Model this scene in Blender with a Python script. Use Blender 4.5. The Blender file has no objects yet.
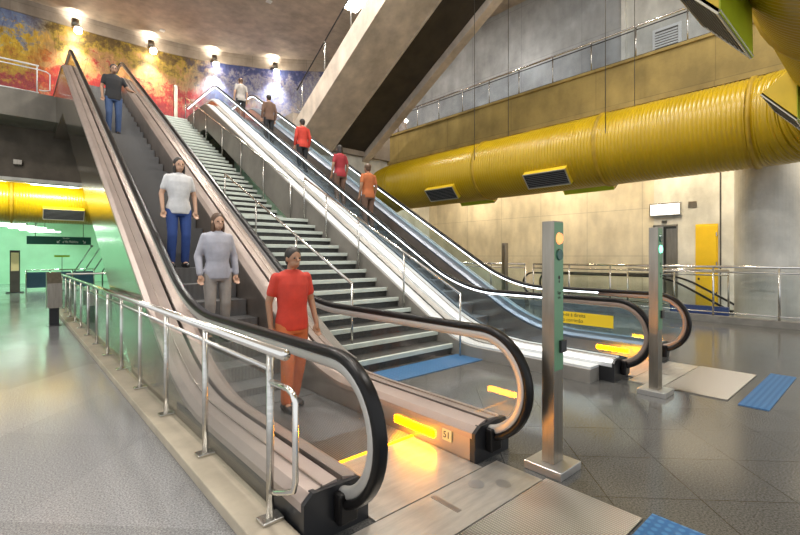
import bpy, bmesh, math, random
from mathutils import Vector, Matrix
random.seed(7)
S = bpy.context.scene
COL = S.collection
PI = math.pi
T30 = 0.5774

# ------------------------------------------------------------------ materials
def nodes_of(name):
    m = bpy.data.materials.new(name); m.use_nodes = True
    nt = m.node_tree
    b = nt.nodes['Principled BSDF']
    return m, nt, b

def N(nt, t, **kw):
    n = nt.nodes.new(t)
    for k, v in kw.items():
        if k in n.inputs: n.inputs[k].default_value = v
        else: setattr(n, k, v)
    return n

def rgb(c): return (c[0], c[1], c[2], 1.0)

def mat(name, col, rough=0.5, metal=0.0, var=0.0, vscale=3.0, bump=0.0, bscale=40.0, stretch=None, spec=0.5, col2=None, coat=0.0):
    m, nt, b = nodes_of(name)
    b.inputs['Roughness'].default_value = rough
    b.inputs['Metallic'].default_value = metal
    b.inputs['Specular IOR Level'].default_value = spec
    b.inputs['Coat Weight'].default_value = coat
    tc = N(nt, 'ShaderNodeTexCoord')
    vec = tc.outputs['Object']
    if stretch:
        mp = N(nt, 'ShaderNodeMapping'); mp.inputs['Scale'].default_value = stretch
        nt.links.new(vec, mp.inputs['Vector']); vec = mp.outputs['Vector']
    no = N(nt, 'ShaderNodeTexNoise', Scale=vscale, Detail=6.0, Roughness=0.6)
    nt.links.new(vec, no.inputs['Vector'])
    ra = N(nt, 'ShaderNodeValToRGB')
    c2 = col2 if col2 else tuple(max(0, c*(1-var)) for c in col)
    c1 = tuple(min(1, c*(1+var*0.6)) for c in col) if not col2 else col
    ra.color_ramp.elements[0].position = 0.35; ra.color_ramp.elements[1].position = 0.65
    ra.color_ramp.elements[0].color = rgb(c2); ra.color_ramp.elements[1].color = rgb(c1)
    nt.links.new(no.outputs['Fac'], ra.inputs['Fac'])
    nt.links.new(ra.outputs['Color'], b.inputs['Base Color'])
    if bump > 0:
        n2 = N(nt, 'ShaderNodeTexNoise', Scale=bscale, Detail=4.0)
        nt.links.new(vec, n2.inputs['Vector'])
        bp = N(nt, 'ShaderNodeBump', Strength=bump, Distance=0.02)
        nt.links.new(n2.outputs['Fac'], bp.inputs['Height'])
        nt.links.new(bp.outputs['Normal'], b.inputs['Normal'])
    return m

def emit(name, col, strength):
    m, nt, b = nodes_of(name)
    b.inputs['Base Color'].default_value = rgb(col)
    b.inputs['Emission Color'].default_value = rgb(col)
    b.inputs['Emission Strength'].default_value = strength
    return m

def glass(name, tint=(0.93, 0.96, 0.95), refl=0.12, rough=0.03):
    m, nt, b = nodes_of(name)
    out = nt.nodes['Material Output']
    nt.nodes.remove(b)
    tr = N(nt, 'ShaderNodeBsdfTransparent'); tr.inputs['Color'].default_value = rgb(tint)
    gl = N(nt, 'ShaderNodeBsdfGlossy'); gl.inputs['Roughness'].default_value = rough
    fr = N(nt, 'ShaderNodeLayerWeight', Blend=0.5)
    pw = N(nt, 'ShaderNodeMath', operation='POWER'); pw.inputs[1].default_value = 5.0
    nt.links.new(fr.outputs['Facing'], pw.inputs[0])
    ad = N(nt, 'ShaderNodeMath', operation='MULTIPLY_ADD'); ad.inputs[1].default_value = 0.8; ad.inputs[2].default_value = 0.03+refl*0.1
    ad.use_clamp = True
    nt.links.new(pw.outputs[0], ad.inputs[0])
    mx = N(nt, 'ShaderNodeMixShader')
    nt.links.new(ad.outputs[0], mx.inputs[0]); nt.links.new(tr.outputs[0], mx.inputs[1]); nt.links.new(gl.outputs[0], mx.inputs[2])
    nt.links.new(mx.outputs[0], out.inputs['Surface'])
    return m

def concrete(name, col, var=0.25, joint=None, rough=0.75):
    m = mat(name, col, rough, 0, var, 0.9, 0.25, 14.0)
    nt = m.node_tree; b = nt.nodes['Principled BSDF']
    # fine streaks on top of the blotches
    tc = N(nt, 'ShaderNodeTexCoord')
    mp = N(nt, 'ShaderNodeMapping'); mp.inputs['Scale'].default_value = (2.6, 2.6, 0.9)
    nt.links.new(tc.outputs['Object'], mp.inputs['Vector'])
    n2 = N(nt, 'ShaderNodeTexNoise', Scale=1.0, Detail=5.0)
    nt.links.new(mp.outputs[0], n2.inputs['Vector'])
    mr = N(nt, 'ShaderNodeMapRange'); mr.inputs[1].default_value = 0.3; mr.inputs[2].default_value = 0.7
    mr.inputs[3].default_value = 0.84; mr.inputs[4].default_value = 1.12
    nt.links.new(n2.outputs['Fac'], mr.inputs[0])
    src = b.inputs['Base Color'].links[0].from_socket
    mu = N(nt, 'ShaderNodeMix', data_type='RGBA', blend_type='MULTIPLY'); mu.inputs[0].default_value = 1.0
    nt.links.new(src, mu.inputs[6]); nt.links.new(mr.outputs[0], mu.inputs[7])
    last = mu.outputs[2]
    if joint:
        # formwork joints: brick pattern over (axis, z)
        ax, w, h = joint
        se = N(nt, 'ShaderNodeSeparateXYZ'); nt.links.new(tc.outputs['Object'], se.inputs[0])
        cb = N(nt, 'ShaderNodeCombineXYZ')
        nt.links.new(se.outputs[ax], cb.inputs[0]); nt.links.new(se.outputs[2], cb.inputs[1])
        br = N(nt, 'ShaderNodeTexBrick', Scale=1.0)
        br.offset = 0.0
        br.inputs['Brick Width'].default_value = w; br.inputs['Row Height'].default_value = h
        br.inputs['Mortar Size'].default_value = 0.012
        br.inputs['Color1'].default_value = (1, 1, 1, 1); br.inputs['Color2'].default_value = (0.93, 0.93, 0.93, 1)
        br.inputs['Mortar'].default_value = (0.74, 0.74, 0.74, 1)
        nt.links.new(cb.outputs[0], br.inputs['Vector'])
        m2 = N(nt, 'ShaderNodeMix', data_type='RGBA', blend_type='MULTIPLY'); m2.inputs[0].default_value = 1.0
        nt.links.new(last, m2.inputs[6]); nt.links.new(br.outputs['Color'], m2.inputs[7])
        last = m2.outputs[2]
    nt.links.new(last, b.inputs['Base Color'])
    return m

def terrazzo(name, c_lo, c_hi, rough, tile=0.6, joint=0.35, grain=55.0, patch=0.14, spec=0.5):
    m, nt, b = nodes_of(name)
    b.inputs['Specular IOR Level'].default_value = spec
    tc = N(nt, 'ShaderNodeTexCoord')
    mp = N(nt, 'ShaderNodeMapping'); mp.inputs['Rotation'].default_value = (0, 0, PI/4)
    nt.links.new(tc.outputs['Object'], mp.inputs['Vector'])
    br = N(nt, 'ShaderNodeTexBrick', Scale=1.0); br.offset = 0.0
    br.inputs['Brick Width'].default_value = tile; br.inputs['Row Height'].default_value = tile
    br.inputs['Mortar Size'].default_value = 0.004
    br.inputs['Color1'].default_value = (1, 1, 1, 1); br.inputs['Color2'].default_value = (1-patch, 1-patch, 1-patch, 1)
    br.inputs['Mortar'].default_value = (joint, joint, joint, 1)
    nt.links.new(mp.outputs[0], br.inputs['Vector'])
    n1 = N(nt, 'ShaderNodeTexNoise', Scale=grain, Detail=5.0, Roughness=0.75)
    n2 = N(nt, 'ShaderNodeTexNoise', Scale=0.8, Detail=3.0)
    nt.links.new(tc.outputs['Object'], n1.inputs['Vector']); nt.links.new(tc.outputs['Object'], n2.inputs['Vector'])
    ra = N(nt, 'ShaderNodeValToRGB')
    ra.color_ramp.elements[0].position = 0.36; ra.color_ramp.elements[1].position = 0.66
    ra.color_ramp.elements[0].color = rgb(c_lo); ra.color_ramp.elements[1].color = rgb(c_hi)
    nt.links.new(n1.outputs['Fac'], ra.inputs['Fac'])
    mu = N(nt, 'ShaderNodeMix', data_type='RGBA', blend_type='MULTIPLY'); mu.inputs[0].default_value = 1.0
    nt.links.new(ra.outputs[0], mu.inputs[6]); nt.links.new(br.outputs['Color'], mu.inputs[7])
    nt.links.new(mu.outputs[2], b.inputs['Base Color'])
    mr = N(nt, 'ShaderNodeMapRange'); mr.inputs[3].default_value = rough-0.06; mr.inputs[4].default_value = rough+0.1
    nt.links.new(n2.outputs['Fac'], mr.inputs[0]); nt.links.new(mr.outputs[0], b.inputs['Roughness'])
    return m

def ribbed(name, col, rough, metal, axis, freq, strength=0.6, dist=0.01, col2=None):
    m, nt, b = nodes_of(name)
    b.inputs['Roughness'].default_value = rough; b.inputs['Metallic'].default_value = metal
    tc = N(nt, 'ShaderNodeTexCoord')
    w = N(nt, 'ShaderNodeTexWave', Scale=freq); w.bands_direction = axis
    nt.links.new(tc.outputs['Object'], w.inputs['Vector'])
    bp = N(nt, 'ShaderNodeBump', Strength=strength, Distance=dist)
    nt.links.new(w.outputs['Fac'], bp.inputs['Height']); nt.links.new(bp.outputs[0], b.inputs['Normal'])
    ra = N(nt, 'ShaderNodeValToRGB')
    ra.color_ramp.elements[0].color = rgb(col2 or tuple(c*0.55 for c in col)); ra.color_ramp.elements[1].color = rgb(col)
    ra.color_ramp.elements[0].position = 0.2; ra.color_ramp.elements[1].position = 0.6
    nt.links.new(w.outputs['Fac'], ra.inputs[0]); nt.links.new(ra.outputs[0], b.inputs['Base Color'])
    return m

def dotted(name, col, col2, pitch):
    m, nt, b = nodes_of(name)
    b.inputs['Roughness'].default_value = 0.45
    tc = N(nt, 'ShaderNodeTexCoord')
    vo = N(nt, 'ShaderNodeTexVoronoi', Scale=1.0/pitch, Randomness=0.0)
    nt.links.new(tc.outputs['Object'], vo.inputs['Vector'])
    ra = N(nt, 'ShaderNodeValToRGB')
    ra.color_ramp.elements[0].position = 0.30; ra.color_ramp.elements[1].position = 0.42
    ra.color_ramp.elements[0].color = rgb(col2); ra.color_ramp.elements[1].color = rgb(col)
    nt.links.new(vo.outputs['Distance'], ra.inputs[0]); nt.links.new(ra.outputs[0], b.inputs['Base Color'])
    bp = N(nt, 'ShaderNodeBump', Strength=0.5, Distance=0.01); bp.invert = True
    nt.links.new(vo.outputs['Distance'], bp.inputs['Height']); nt.links.new(bp.outputs[0], b.inputs['Normal'])
    return m

def mural_mat():
    m, nt, b = nodes_of('mural_paint')
    b.inputs['Roughness'].default_value = 0.45
    tc = N(nt, 'ShaderNodeTexCoord')
    n1 = N(nt, 'ShaderNodeTexNoise', Scale=1.7, Detail=9.0, Roughness=0.75)
    nt.links.new(tc.outputs['Object'], n1.inputs['Vector'])
    sx = N(nt, 'ShaderNodeSeparateXYZ'); nt.links.new(tc.outputs['Object'], sx.inputs[0])
    def ramp(stops, fac):
        r = N(nt, 'ShaderNodeValToRGB')
        e = r.color_ramp.elements
        e[0].position = stops[0][0]; e[0].color = rgb(stops[0][1])
        e[1].position = stops[-1][0]; e[1].color = rgb(stops[-1][1])
        for p, c in stops[1:-1]:
            q = e.new(p); q.color = rgb(c)
        nt.links.new(fac, r.inputs[0]); return r.outputs[0]
    # height 7.2..11.6 -> 0..1, pushed about by noise
    h = N(nt, 'ShaderNodeMapRange'); h.inputs[1].default_value = 7.2; h.inputs[2].default_value = 11.6
    nt.links.new(sx.outputs[2], h.inputs[0])
    w = N(nt, 'ShaderNodeMath', operation='MULTIPLY_ADD'); w.inputs[1].default_value = 1.9
    nt.links.new(n1.outputs['Fac'], w.inputs[0]); 
    sb = N(nt, 'ShaderNodeMath', operation='SUBTRACT'); sb.inputs[1].default_value = 1.0
    nt.links.new(h.outputs[0], sb.inputs[0]); nt.links.new(sb.outputs[0], w.inputs[2])
    left = ramp([(0.0, (0.30, 0.03, 0.05)), (0.25, (0.50, 0.05, 0.05)), (0.40, (0.62, 0.33, 0.03)), (0.66, (0.75, 0.52, 0.04)), (0.80, (0.22, 0.30, 0.50)), (1.0, (0.20, 0.26, 0.46))], w.outputs[0])
    mid = ramp([(0.0, (0.25, 0.02, 0.03)), (0.36, (0.50, 0.03, 0.03)), (0.46, (0.52, 0.10, 0.06)), (0.54, (0.55, 0.30, 0.14)), (0.72, (0.48, 0.27, 0.10)), (0.82, (0.42, 0.30, 0.04)), (1.0, (0.14, 0.09, 0.03))], w.outputs[0])
    right = ramp([(0.0, (0.30, 0.16, 0.10)), (0.3, (0.40, 0.34, 0.32)), (0.5, (0.30, 0.29, 0.36)), (0.62, (0.16, 0.17, 0.34)), (0.75, (0.34, 0.33, 0.38)), (0.9, (0.08, 0.09, 0.26)), (1.0, (0.05, 0.07, 0.20))], w.outputs[0])
    n3 = N(nt, 'ShaderNodeMath', operation='MULTIPLY_ADD'); n3.inputs[1].default_value = 2.5
    nt.links.new(n1.outputs['Fac'], n3.inputs[0]); nt.links.new(sx.outputs[0], n3.inputs[2])
    def sm(a, bb):
        r = N(nt, 'ShaderNodeMapRange'); r.inputs[1].default_value = a; r.inputs[2].default_value = bb
        nt.links.new(n3.outputs[0], r.inputs[0]); return r.outputs[0]
    m1 = N(nt, 'ShaderNodeMix', data_type='RGBA'); nt.links.new(sm(1.6, 2.6), m1.inputs[0])
    nt.links.new(left, m1.inputs[6]); nt.links.new(mid, m1.inputs[7])
    m2 = N(nt, 'ShaderNodeMix', data_type='RGBA'); nt.links.new(sm(7.8, 9.2), m2.inputs[0])
    nt.links.new(m1.outputs[2], m2.inputs[6]); nt.links.new(right, m2.inputs[7])
    # sketchy dark strokes
    mp = N(nt, 'ShaderNodeMapping'); mp.inputs['Scale'].default_value = (2.2, 2.2, 1.1)
    nt.links.new(tc.outputs['Object'], mp.inputs['Vector'])
    vo = N(nt, 'ShaderNodeTexVoronoi', Scale=1.2, feature='DISTANCE_TO_EDGE')
    nt.links.new(mp.outputs[0], vo.inputs['Vector'])
    ed = N(nt, 'ShaderNodeMapRange'); ed.inputs[1].default_value = 0.0; ed.inputs[2].default_value = 0.02
    ed.inputs[3].default_value = 0.6; ed.inputs[4].default_value = 1.0
    nt.links.new(vo.outputs['Distance'], ed.inputs[0])
    m3 = N(nt, 'ShaderNodeMix', data_type='RGBA', blend_type='MULTIPLY'); m3.inputs[0].default_value = 1.0
    nt.links.new(m2.outputs[2], m3.inputs[6]); nt.links.new(ed.outputs[0], m3.inputs[7])
    n5 = N(nt, 'ShaderNodeTexNoise', Scale=3.2, Detail=8.0, Roughness=0.8)
    mq = N(nt, 'ShaderNodeMapping'); mq.inputs['Scale'].default_value = (2.4, 2.4, 0.8)
    nt.links.new(tc.outputs['Object'], mq.inputs['Vector']); nt.links.new(mq.outputs[0], n5.inputs['Vector'])
    tint = ramp([(0.30, (0.30, 0.22, 0.24)), (0.44, (0.85, 0.8, 0.8)), (0.56, (1.0, 1.0, 0.95)), (0.7, (1.7, 1.6, 1.3))], n5.outputs['Fac'])
    m4 = N(nt, 'ShaderNodeMix', data_type='RGBA', blend_type='MULTIPLY'); m4.inputs[0].default_value = 1.0
    nt.links.new(m3.outputs[2], m4.inputs[6]); nt.links.new(tint, m4.inputs[7])
    nt.links.new(m4.outputs[2], b.inputs['Base Color'])
    return m

M = {}
M['steel'] = mat('brushed_steel', (0.62, 0.60, 0.56), 0.27, 1.0, 0.12, 3, 0.05, 60, (1, 1, 12))
M['steel_post'] = mat('satin_post_steel', (0.34, 0.305, 0.255), 0.30, 1.0, 0.15, 2, 0.03, 90, (8, 8, 1))
M['chrome'] = mat('polished_steel', (0.80, 0.77, 0.72), 0.16, 1.0, 0.06)
M['clad'] = mat('cladding_steel', (0.60, 0.57, 0.52), 0.17, 1.0, 0.12, 1.2, 0.03, 6)
M['deck_grey'] = mat('deck_aluminium', (0.62, 0.60, 0.57), 0.32, 0.85, 0.08, 2)
M['deck_pink'] = mat('deck_rosy_aluminium', (0.44, 0.36, 0.32), 0.36, 0.45, 0.10, 2)
M['deck_white'] = mat('deck_pale_aluminium', (0.86, 0.88, 0.88), 0.32, 0.35, 0.06, 2)
M['deck_dim'] = mat('deck_blue_grey', (0.20, 0.22, 0.25), 0.35, 0.6, 0.1, 2)
M['skirt'] = mat('skirt_steel', (0.50, 0.43, 0.38), 0.28, 0.9, 0.15, 2)
M['rubber'] = mat('black_rubber', (0.010, 0.009, 0.009), 0.30, 0, 0.1, spec=0.22)
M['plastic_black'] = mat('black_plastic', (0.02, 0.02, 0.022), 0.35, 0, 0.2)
M['guide'] = mat('handrail_guide', (0.55, 0.53, 0.50), 0.42, 0.5, 0.06)
M['guide_brown'] = mat('handrail_guide_brown', (0.36, 0.28, 0.23), 0.4, 0.5, 0.06)
M['led'] = emit('cool_light_strip', (0.86, 0.94, 1.0), 4.0)
M['amber'] = emit('amber_lamp', (1.0, 0.36, 0.0), 60.0)
M['amber_soft'] = emit('amber_comb_light', (1.0, 0.45, 0.0), 3.0)
M['glass'] = glass('balustrade_glass', (0.975, 0.985, 0.98), 0.0)
M['glass_dark'] = glass('smoked_glass', (0.965, 0.96, 0.95), 0.0)
M['glass_blue_lit'] = glass('blue_lit_glass', (0.84, 0.93, 0.99), 0.15)  # blue tint carries the cool strip light reflected in the panes
M['glass_fence'] = glass('fence_glass', (0.965, 0.98, 0.975), 0.0)
M['glass_balcony'] = glass('balcony_glass', (0.92, 0.95, 0.985), 0.1)
M['step'] = ribbed('escalator_step_metal', (0.30, 0.30, 0.30), 0.42, 0.7, 'X', 18.0, 0.6, 0.01, (0.10, 0.10, 0.10))
M['comb'] = mat('comb_yellow', (0.85, 0.50, 0.04), 0.4, 0)
M['plate'] = mat('landing_steel', (0.52, 0.48, 0.42), 0.28, 0.55, 0.14, 4, 0.06, 30, (1, 6, 1))
M['plate_rib'] = ribbed('landing_ribs', (0.36, 0.33, 0.285), 0.30, 0.9, 'X', 16.0, 0.8, 0.01)
M['plate_line'] = mat('plate_joint', (0.10, 0.09, 0.08), 0.5, 0.5)
M['floor_l'] = terrazzo('floor_granite_lit', (0.14, 0.14, 0.145), (0.48, 0.47, 0.465), 0.15, 1.25, 0.8, 90, 0.24)  # grainier granite, its paler tone also carries the brighter light on the left
M['floor_r'] = terrazzo('floor_granite_dark', (0.04, 0.04, 0.04), (0.165, 0.16, 0.148), 0.14, 0.6, 0.4, 80, 0.12)
M['curb'] = mat('curb_stone', (0.48, 0.41, 0.31), 0.5, 0, 0.15, 3, 0.1, 30)
M['plinth'] = mat('plinth_granite', (0.30, 0.29, 0.28), 0.5, 0, 0.3, 30, 0.1, 60)
M['tact'] = dotted('blue_tactile', (0.025, 0.11, 0.26), (0.06, 0.19, 0.37), 0.055)
M['stair_dark'] = mat('stair_granite', (0.06, 0.06, 0.055), 0.45, 0, 0.3, 20)
M['nosing'] = mat('stair_nosing_pale', (0.62, 0.68, 0.61), 0.35, 0, 0.08, 5)
M['stair_wall'] = mat('stringer_concrete', (0.27, 0.25, 0.22), 0.5, 0, 0.2, 1.2, 0.1, 20)
M['conc_warm'] = concrete('concrete_warm', (0.40, 0.335, 0.27), 0.25, (0, 2.4, 1.2))
M['conc_ceiling'] = concrete('concrete_ceiling', (0.55, 0.465, 0.38), 0.2)
M['conc_flight'] = concrete('concrete_flight', (0.60, 0.50, 0.40), 0.25)
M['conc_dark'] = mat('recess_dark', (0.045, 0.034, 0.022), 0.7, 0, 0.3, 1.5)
M['conc_fascia'] = concrete('concrete_fascia', (0.20, 0.18, 0.15), 0.2)
M['conc_back'] = concrete('concrete_brown', (0.13, 0.105, 0.08), 0.3)
M['conc_beige'] = concrete('concrete_beige', (0.74, 0.66, 0.50), 0.15, (1, 1.9, 1.6))
M['conc_parapet'] = concrete('concrete_yellow_bounce', (0.33, 0.235, 0.07), 0.25, (1, 3.0, 3.0))  # yellow light bounced off the duct is put into the concrete colour
M['conc_grey'] = concrete('concrete_grey', (0.40, 0.41, 0.41), 0.25, (1, 2.6, 2.4), 0.35)
M['conc_light'] = concrete('concrete_light', (0.71, 0.69, 0.62), 0.2)
M['conc_col'] = concrete('concrete_column', (0.58, 0.56, 0.50), 0.2, None, 0.32)
M['yellow'] = mat('duct_yellow', (0.47, 0.305, 0.003), 0.30, 0.0, 0.10, 1.0, spec=0.6)
M['yellow_side'] = mat('duct_box_yellow', (0.72, 0.50, 0.02), 0.4, 0, 0.08)
M['lime'] = mat('duct_box_lime', (0.50, 0.60, 0.015), 0.45, 0, 0.06)
M['flange'] = mat('duct_flange', (0.40, 0.25, 0.01), 0.5, 0, 0.2)
M['grille'] = mat('grille_black', (0.018, 0.018, 0.02), 0.6, 0.0, spec=0.15)
M['grille_slat'] = mat('grille_slat', (0.13, 0.135, 0.14), 0.5, 0.2)
M['grille_frame'] = mat('grille_frame', (0.55, 0.52, 0.42), 0.4, 0.4)
M['hanger'] = mat('hanger_wire', (0.12, 0.11, 0.09), 0.5, 0.6)
M['door_yellow'] = mat('door_yellow', (0.86, 0.56, 0.01), 0.4, 0, 0.05)
M['white'] = mat('white_paint', (0.80, 0.80, 0.78), 0.5, 0, 0.04)
M['dark'] = mat('dark_interior', (0.07, 0.065, 0.055), 0.5, 0, 0.2)
M['lightbox'] = emit('white_lightbox', (1.0, 1.0, 0.96), 1.6)
M['tube'] = emit('fluorescent_tube', (0.85, 1.0, 0.88), 9.0)
M['lamp_hot'] = emit('hot_lamp', (1.0, 0.90, 0.72), 45.0)
M['green_sign'] = mat('sign_green', (0.012, 0.11, 0.085), 0.4, 0, 0.05)
M['green_face'] = mat('panel_green', (0.15, 0.31, 0.17), 0.35, 0.2, 0.08)
M['green_glow'] = emit('green_signal', (0.15, 0.9, 0.55), 4.0)
M['red_glow'] = emit('red_signal', (1.0, 0.36, 0.12), 1.0)
M['lens_dark'] = mat('lens_dark_green', (0.02, 0.10, 0.07), 0.2)
M['ink'] = mat('ink_black', (0.03, 0.03, 0.02), 0.6)
M['ink_white'] = mat('ink_white', (0.85, 0.90, 0.88), 0.5)
M['sticker'] = mat('sticker_yellow', (0.90, 0.62, 0.02), 0.45, 0, 0.03)
M['sticker_pale'] = mat('sticker_pale', (0.86, 0.76, 0.40), 0.45)
M['blue_panel'] = mat('panel_blue', (0.03, 0.06, 0.20), 0.4, 0, 0.1)
M['wall_green_lit'] = mat('platform_wall_lit', (0.55, 0.72, 0.58), 0.35, 0, 0.08, 1.0)  # green lamp light of the hall mixed into the white wall's colour
M['lime_ceiling'] = ribbed('slatted_lime_ceiling', (0.52, 0.60, 0.05), 0.5, 0, 'X', 1.2, 0.6, 0.03, (0.22, 0.30, 0.02))
M['bluegrey'] = mat('barrier_blue', (0.05, 0.12, 0.20), 0.4, 0, 0.1)
M['mural'] = mural_mat()

# ------------------------------------------------------------------ mesh helpers
def finish(name, bm, m, parent=None, smooth=False):
    bmesh.ops.recalc_face_normals(bm, faces=bm.faces[:])
    me = bpy.data.meshes.new(name); bm.to_mesh(me); bm.free()
    if m is not None: me.materials.append(m)
    if smooth:
        for p in me.polygons: p.use_smooth = True
    o = bpy.data.objects.new(name, me); COL.objects.link(o)
    if parent is not None: o.parent = parent
    return o

def box(bm, x0, x1, y0, y1, z0, z1, bev=0.0):
    v = [bm.verts.new((x, y, z)) for z in (z0, z1) for x, y in ((x0, y0), (x1, y0), (x1, y1), (x0, y1))]
    fs = [bm.faces.new([v[i] for i in q]) for q in ((0, 3, 2, 1), (4, 5, 6, 7), (0, 1, 5, 4), (1, 2, 6, 5), (2, 3, 7, 6), (3, 0, 4, 7))]
    if bev > 0:
        es = list({e for f in fs for e in f.edges})
        bmesh.ops.bevel(bm, geom=es, offset=bev, segments=2, affect='EDGES', profile=0.5)

def bx(name, dims, m, parent=None, bev=0.0):
    bm = bmesh.new(); box(bm, *dims, bev=bev); return finish(name, bm, m, parent)

def ring_frame(d):
    d = d.normalized()
    a = Vector((0, 0, 1)) if abs(d.z) < 0.9 else Vector((0, 1, 0))
    u = d.cross(a).normalized(); v = d.cross(u).normalized()
    return u, v

def tube(bm, pts, r, n=12, cap=True, rfun=None):
    pts = [Vector(p) for p in pts]
    rings = []; u = v = None
    for i, p in enumerate(pts):
        d = (pts[min(i+1, len(pts)-1)] - pts[max(i-1, 0)])
        if u is None: u, v = ring_frame(d)
        else:
            d = d.normalized()
            u = (u - d*u.dot(d)).normalized(); v = d.cross(u).normalized()
        rr = rfun(i) if rfun else r
        rings.append([bm.verts.new(p + rr*(math.cos(2*PI*k/n)*u + math.sin(2*PI*k/n)*v)) for k in range(n)])
    for a, b in zip(rings, rings[1:]):
        for k in range(n):
            bm.faces.new((a[k], a[(k+1) % n], b[(k+1) % n], b[k]))
    if cap:
        bm.faces.new(rings[0]); bm.faces.new(rings[-1])

def tb(name, pts, r, m, parent=None, n=12):
    bm = bmesh.new(); tube(bm, pts, r, n); return finish(name, bm, m, parent, True)

def arc(cx, cy, cz, r, a0, a1, n, plane='yz', fixed=0):
    out = []
    for i in range(n+1):
        a = a0 + (a1-a0)*i/n
        if plane == 'yz': out.append((fixed, cy + r*math.cos(a), cz + r*math.sin(a)))
        elif plane == 'xy': out.append((cx + r*math.cos(a), cy + r*math.sin(a), fixed))
    return out

def sweep_yz(bm, path, prof, x, closed_prof=True):
    """path: list of (y,z); prof: list of (dx, dn), dn along the left normal of the path"""
    rings = []
    for i, (y, z) in enumerate(path):
        a = path[max(i-1, 0)]; b = path[min(i+1, len(path)-1)]
        ty, tz = b[0]-a[0], b[1]-a[1]; l = math.hypot(ty, tz) or 1
        ny, nz = -tz/l, ty/l
        rings.append([bm.verts.new((x+dx, y+ny*dn, z+nz*dn)) for dx, dn in prof])
    n = len(prof)
    for a, b in zip(rings, rings[1:]):
        for k in range(n if closed_prof else n-1):
            bm.faces.new((a[k], a[(k+1) % n], b[(k+1) % n], b[k]))
    bm.faces.new(rings[0]); bm.faces.new(rings[-1])

def strip(bm, secs):
    """secs: list of closed cross sections (same count) joined along and capped"""
    rings = [[bm.verts.new(p) for p in s] for s in secs]
    n = len(rings[0])
    for a, b in zip(rings, rings[1:]):
        for k in range(n): bm.faces.new((a[k], a[(k+1) % n], b[(k+1) % n], b[k]))
    bm.faces.new(rings[0]); bm.faces.new(rings[-1])

def thing(name, label, cat, loc=(0, 0, 0), rz=0.0, group=None):
    o = bpy.data.objects.new(name, None); COL.objects.link(o)
    o.empty_display_size = 0.2
    o.location = loc; o.rotation_euler = (0, 0, rz)
    tag(o, label, cat, group); return o

def tag(o, label, cat, group=None):
    o['label'] = label; o['category'] = cat
    if group: o['group'] = group
    return o

def struct(o):
    o['kind'] = 'structure'; return o

def text(name, body, size, m, loc, rot, parent, depth=0.0015, align='LEFT', sx=1.0):
    cu = bpy.data.curves.new(name, 'FONT'); cu.body = body; cu.size = size; cu.extrude = depth
    cu.align_x = align; cu.align_y = 'CENTER'
    t = bpy.data.objects.new(name, cu); COL.objects.link(t)
    bpy.context.view_layer.update()
    dg = bpy.context.evaluated_depsgraph_get()
    me = bpy.data.meshes.new_from_object(t.evaluated_get(dg))
    bpy.data.objects.remove(t)
    me.materials.clear(); me.materials.append(m)
    o = bpy.data.objects.new(name, me); COL.objects.link(o)
    o.location = loc; o.rotation_euler = rot; o.scale = (sx, 1, 1)
    o.parent = parent
    return o

# ------------------------------------------------------------------ setting
UP = 7.2          # upper concourse level
CE = 12.2         # ceiling level
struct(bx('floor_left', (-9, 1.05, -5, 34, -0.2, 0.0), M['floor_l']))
struct(bx('floor_right', (1.05, 14.52, -5, 15.8, -0.2, 0.0), M['floor_r']))
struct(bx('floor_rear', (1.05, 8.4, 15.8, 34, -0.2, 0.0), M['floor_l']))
struct(bx('floor_walkway', (14.52, 16.0, 5.6, 15.8, -0.2, 0.0), M['floor_r']))
struct(bx('floor_ledge', (15.93, 16.0, -5, 5.6, -0.2, 0.0), M['floor_r']))
struct(bx('floor_lower', (14.0, 16.2, -5, 5.6, -3.2, -3.0), M['floor_r']))
struct(bx('ceiling', (-9, 17, -3, 26, CE, CE+0.3), M['conc_ceiling']))
# mural wall: plan curve
plan = [(-9, 23.9), (-4, 23.9), (0, 23.92), (3, 23.95), (5, 23.9), (6.2, 23.8), (7.25, 23.6), (8.6, 23.1), (10, 22.5), (11, 21.9), (12, 21.2), (13, 20.4), (14.2, 19.3), (16.2, 17.3)]
def wall_from_plan(name, pl, z0, z1, th, m):
    bm = bmesh.new()
    strip(bm, [[(x, y, z0), (x, y, z1), (x, y+th, z1), (x, y+th, z0)] for x, y in pl])
    return struct(finish(name, bm, m))
wall_from_plan('wall_mural', plan, UP-0.6, 11.6, 0.3, M['mural'])
wall_from_plan('wall_band', [(x, y-0.06) for x, y in plan], 11.6, CE, 0.36, M['conc_warm'])
# small dark fixing holes along the band
# upper concourse slab
struct(bx('floor_upper', (-9, 13.2, 19.6, 24.0, 6.3, UP), M['conc_fascia']))
struct(bx('floor_upper_landing', (8.25, 13.2, 15.6, 19.6, 6.0, UP), M['conc_warm']))
struct(bx('wall_back_beam', (-9, 8.4, 21.2, 21.6, 4.45, 6.3), M['conc_back']))
bm = bmesh.new(); box(bm, -9, 8.4, 21.14, 21.66, 4.33, 4.45)
struct(finish('trim_beam', bm, M['conc_light']))
struct(bx('ceiling_rear', (-9, 8.4, 21.6, 34, 6.2, 6.3), M['conc_back']))
struct(bx('wall_rear', (-9, 8.4, 33.6, 34, 0, 6.2), M['wall_green_lit']))
struct(bx('wall_rear_side', (8.1, 8.4, 15.8, 33.6, 0, 6.2), M['wall_green_lit']))
struct(bx('wall_rear_left', (-9.3, -9, 12, 34, 0, 6.2), M['wall_green_lit']))
# right hand side: lower wall, balcony, upper wall
struct(bx('wall_back_lower', (8.4, 16.0, 15.8, 16.1, 0, 6.0), M['conc_light']))
WX = 16.0
def wall_right(y0, y1, z0, z1, m, name): return struct(bx(name, (WX, WX+0.3, y0, y1, z0, z1), m))
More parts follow.
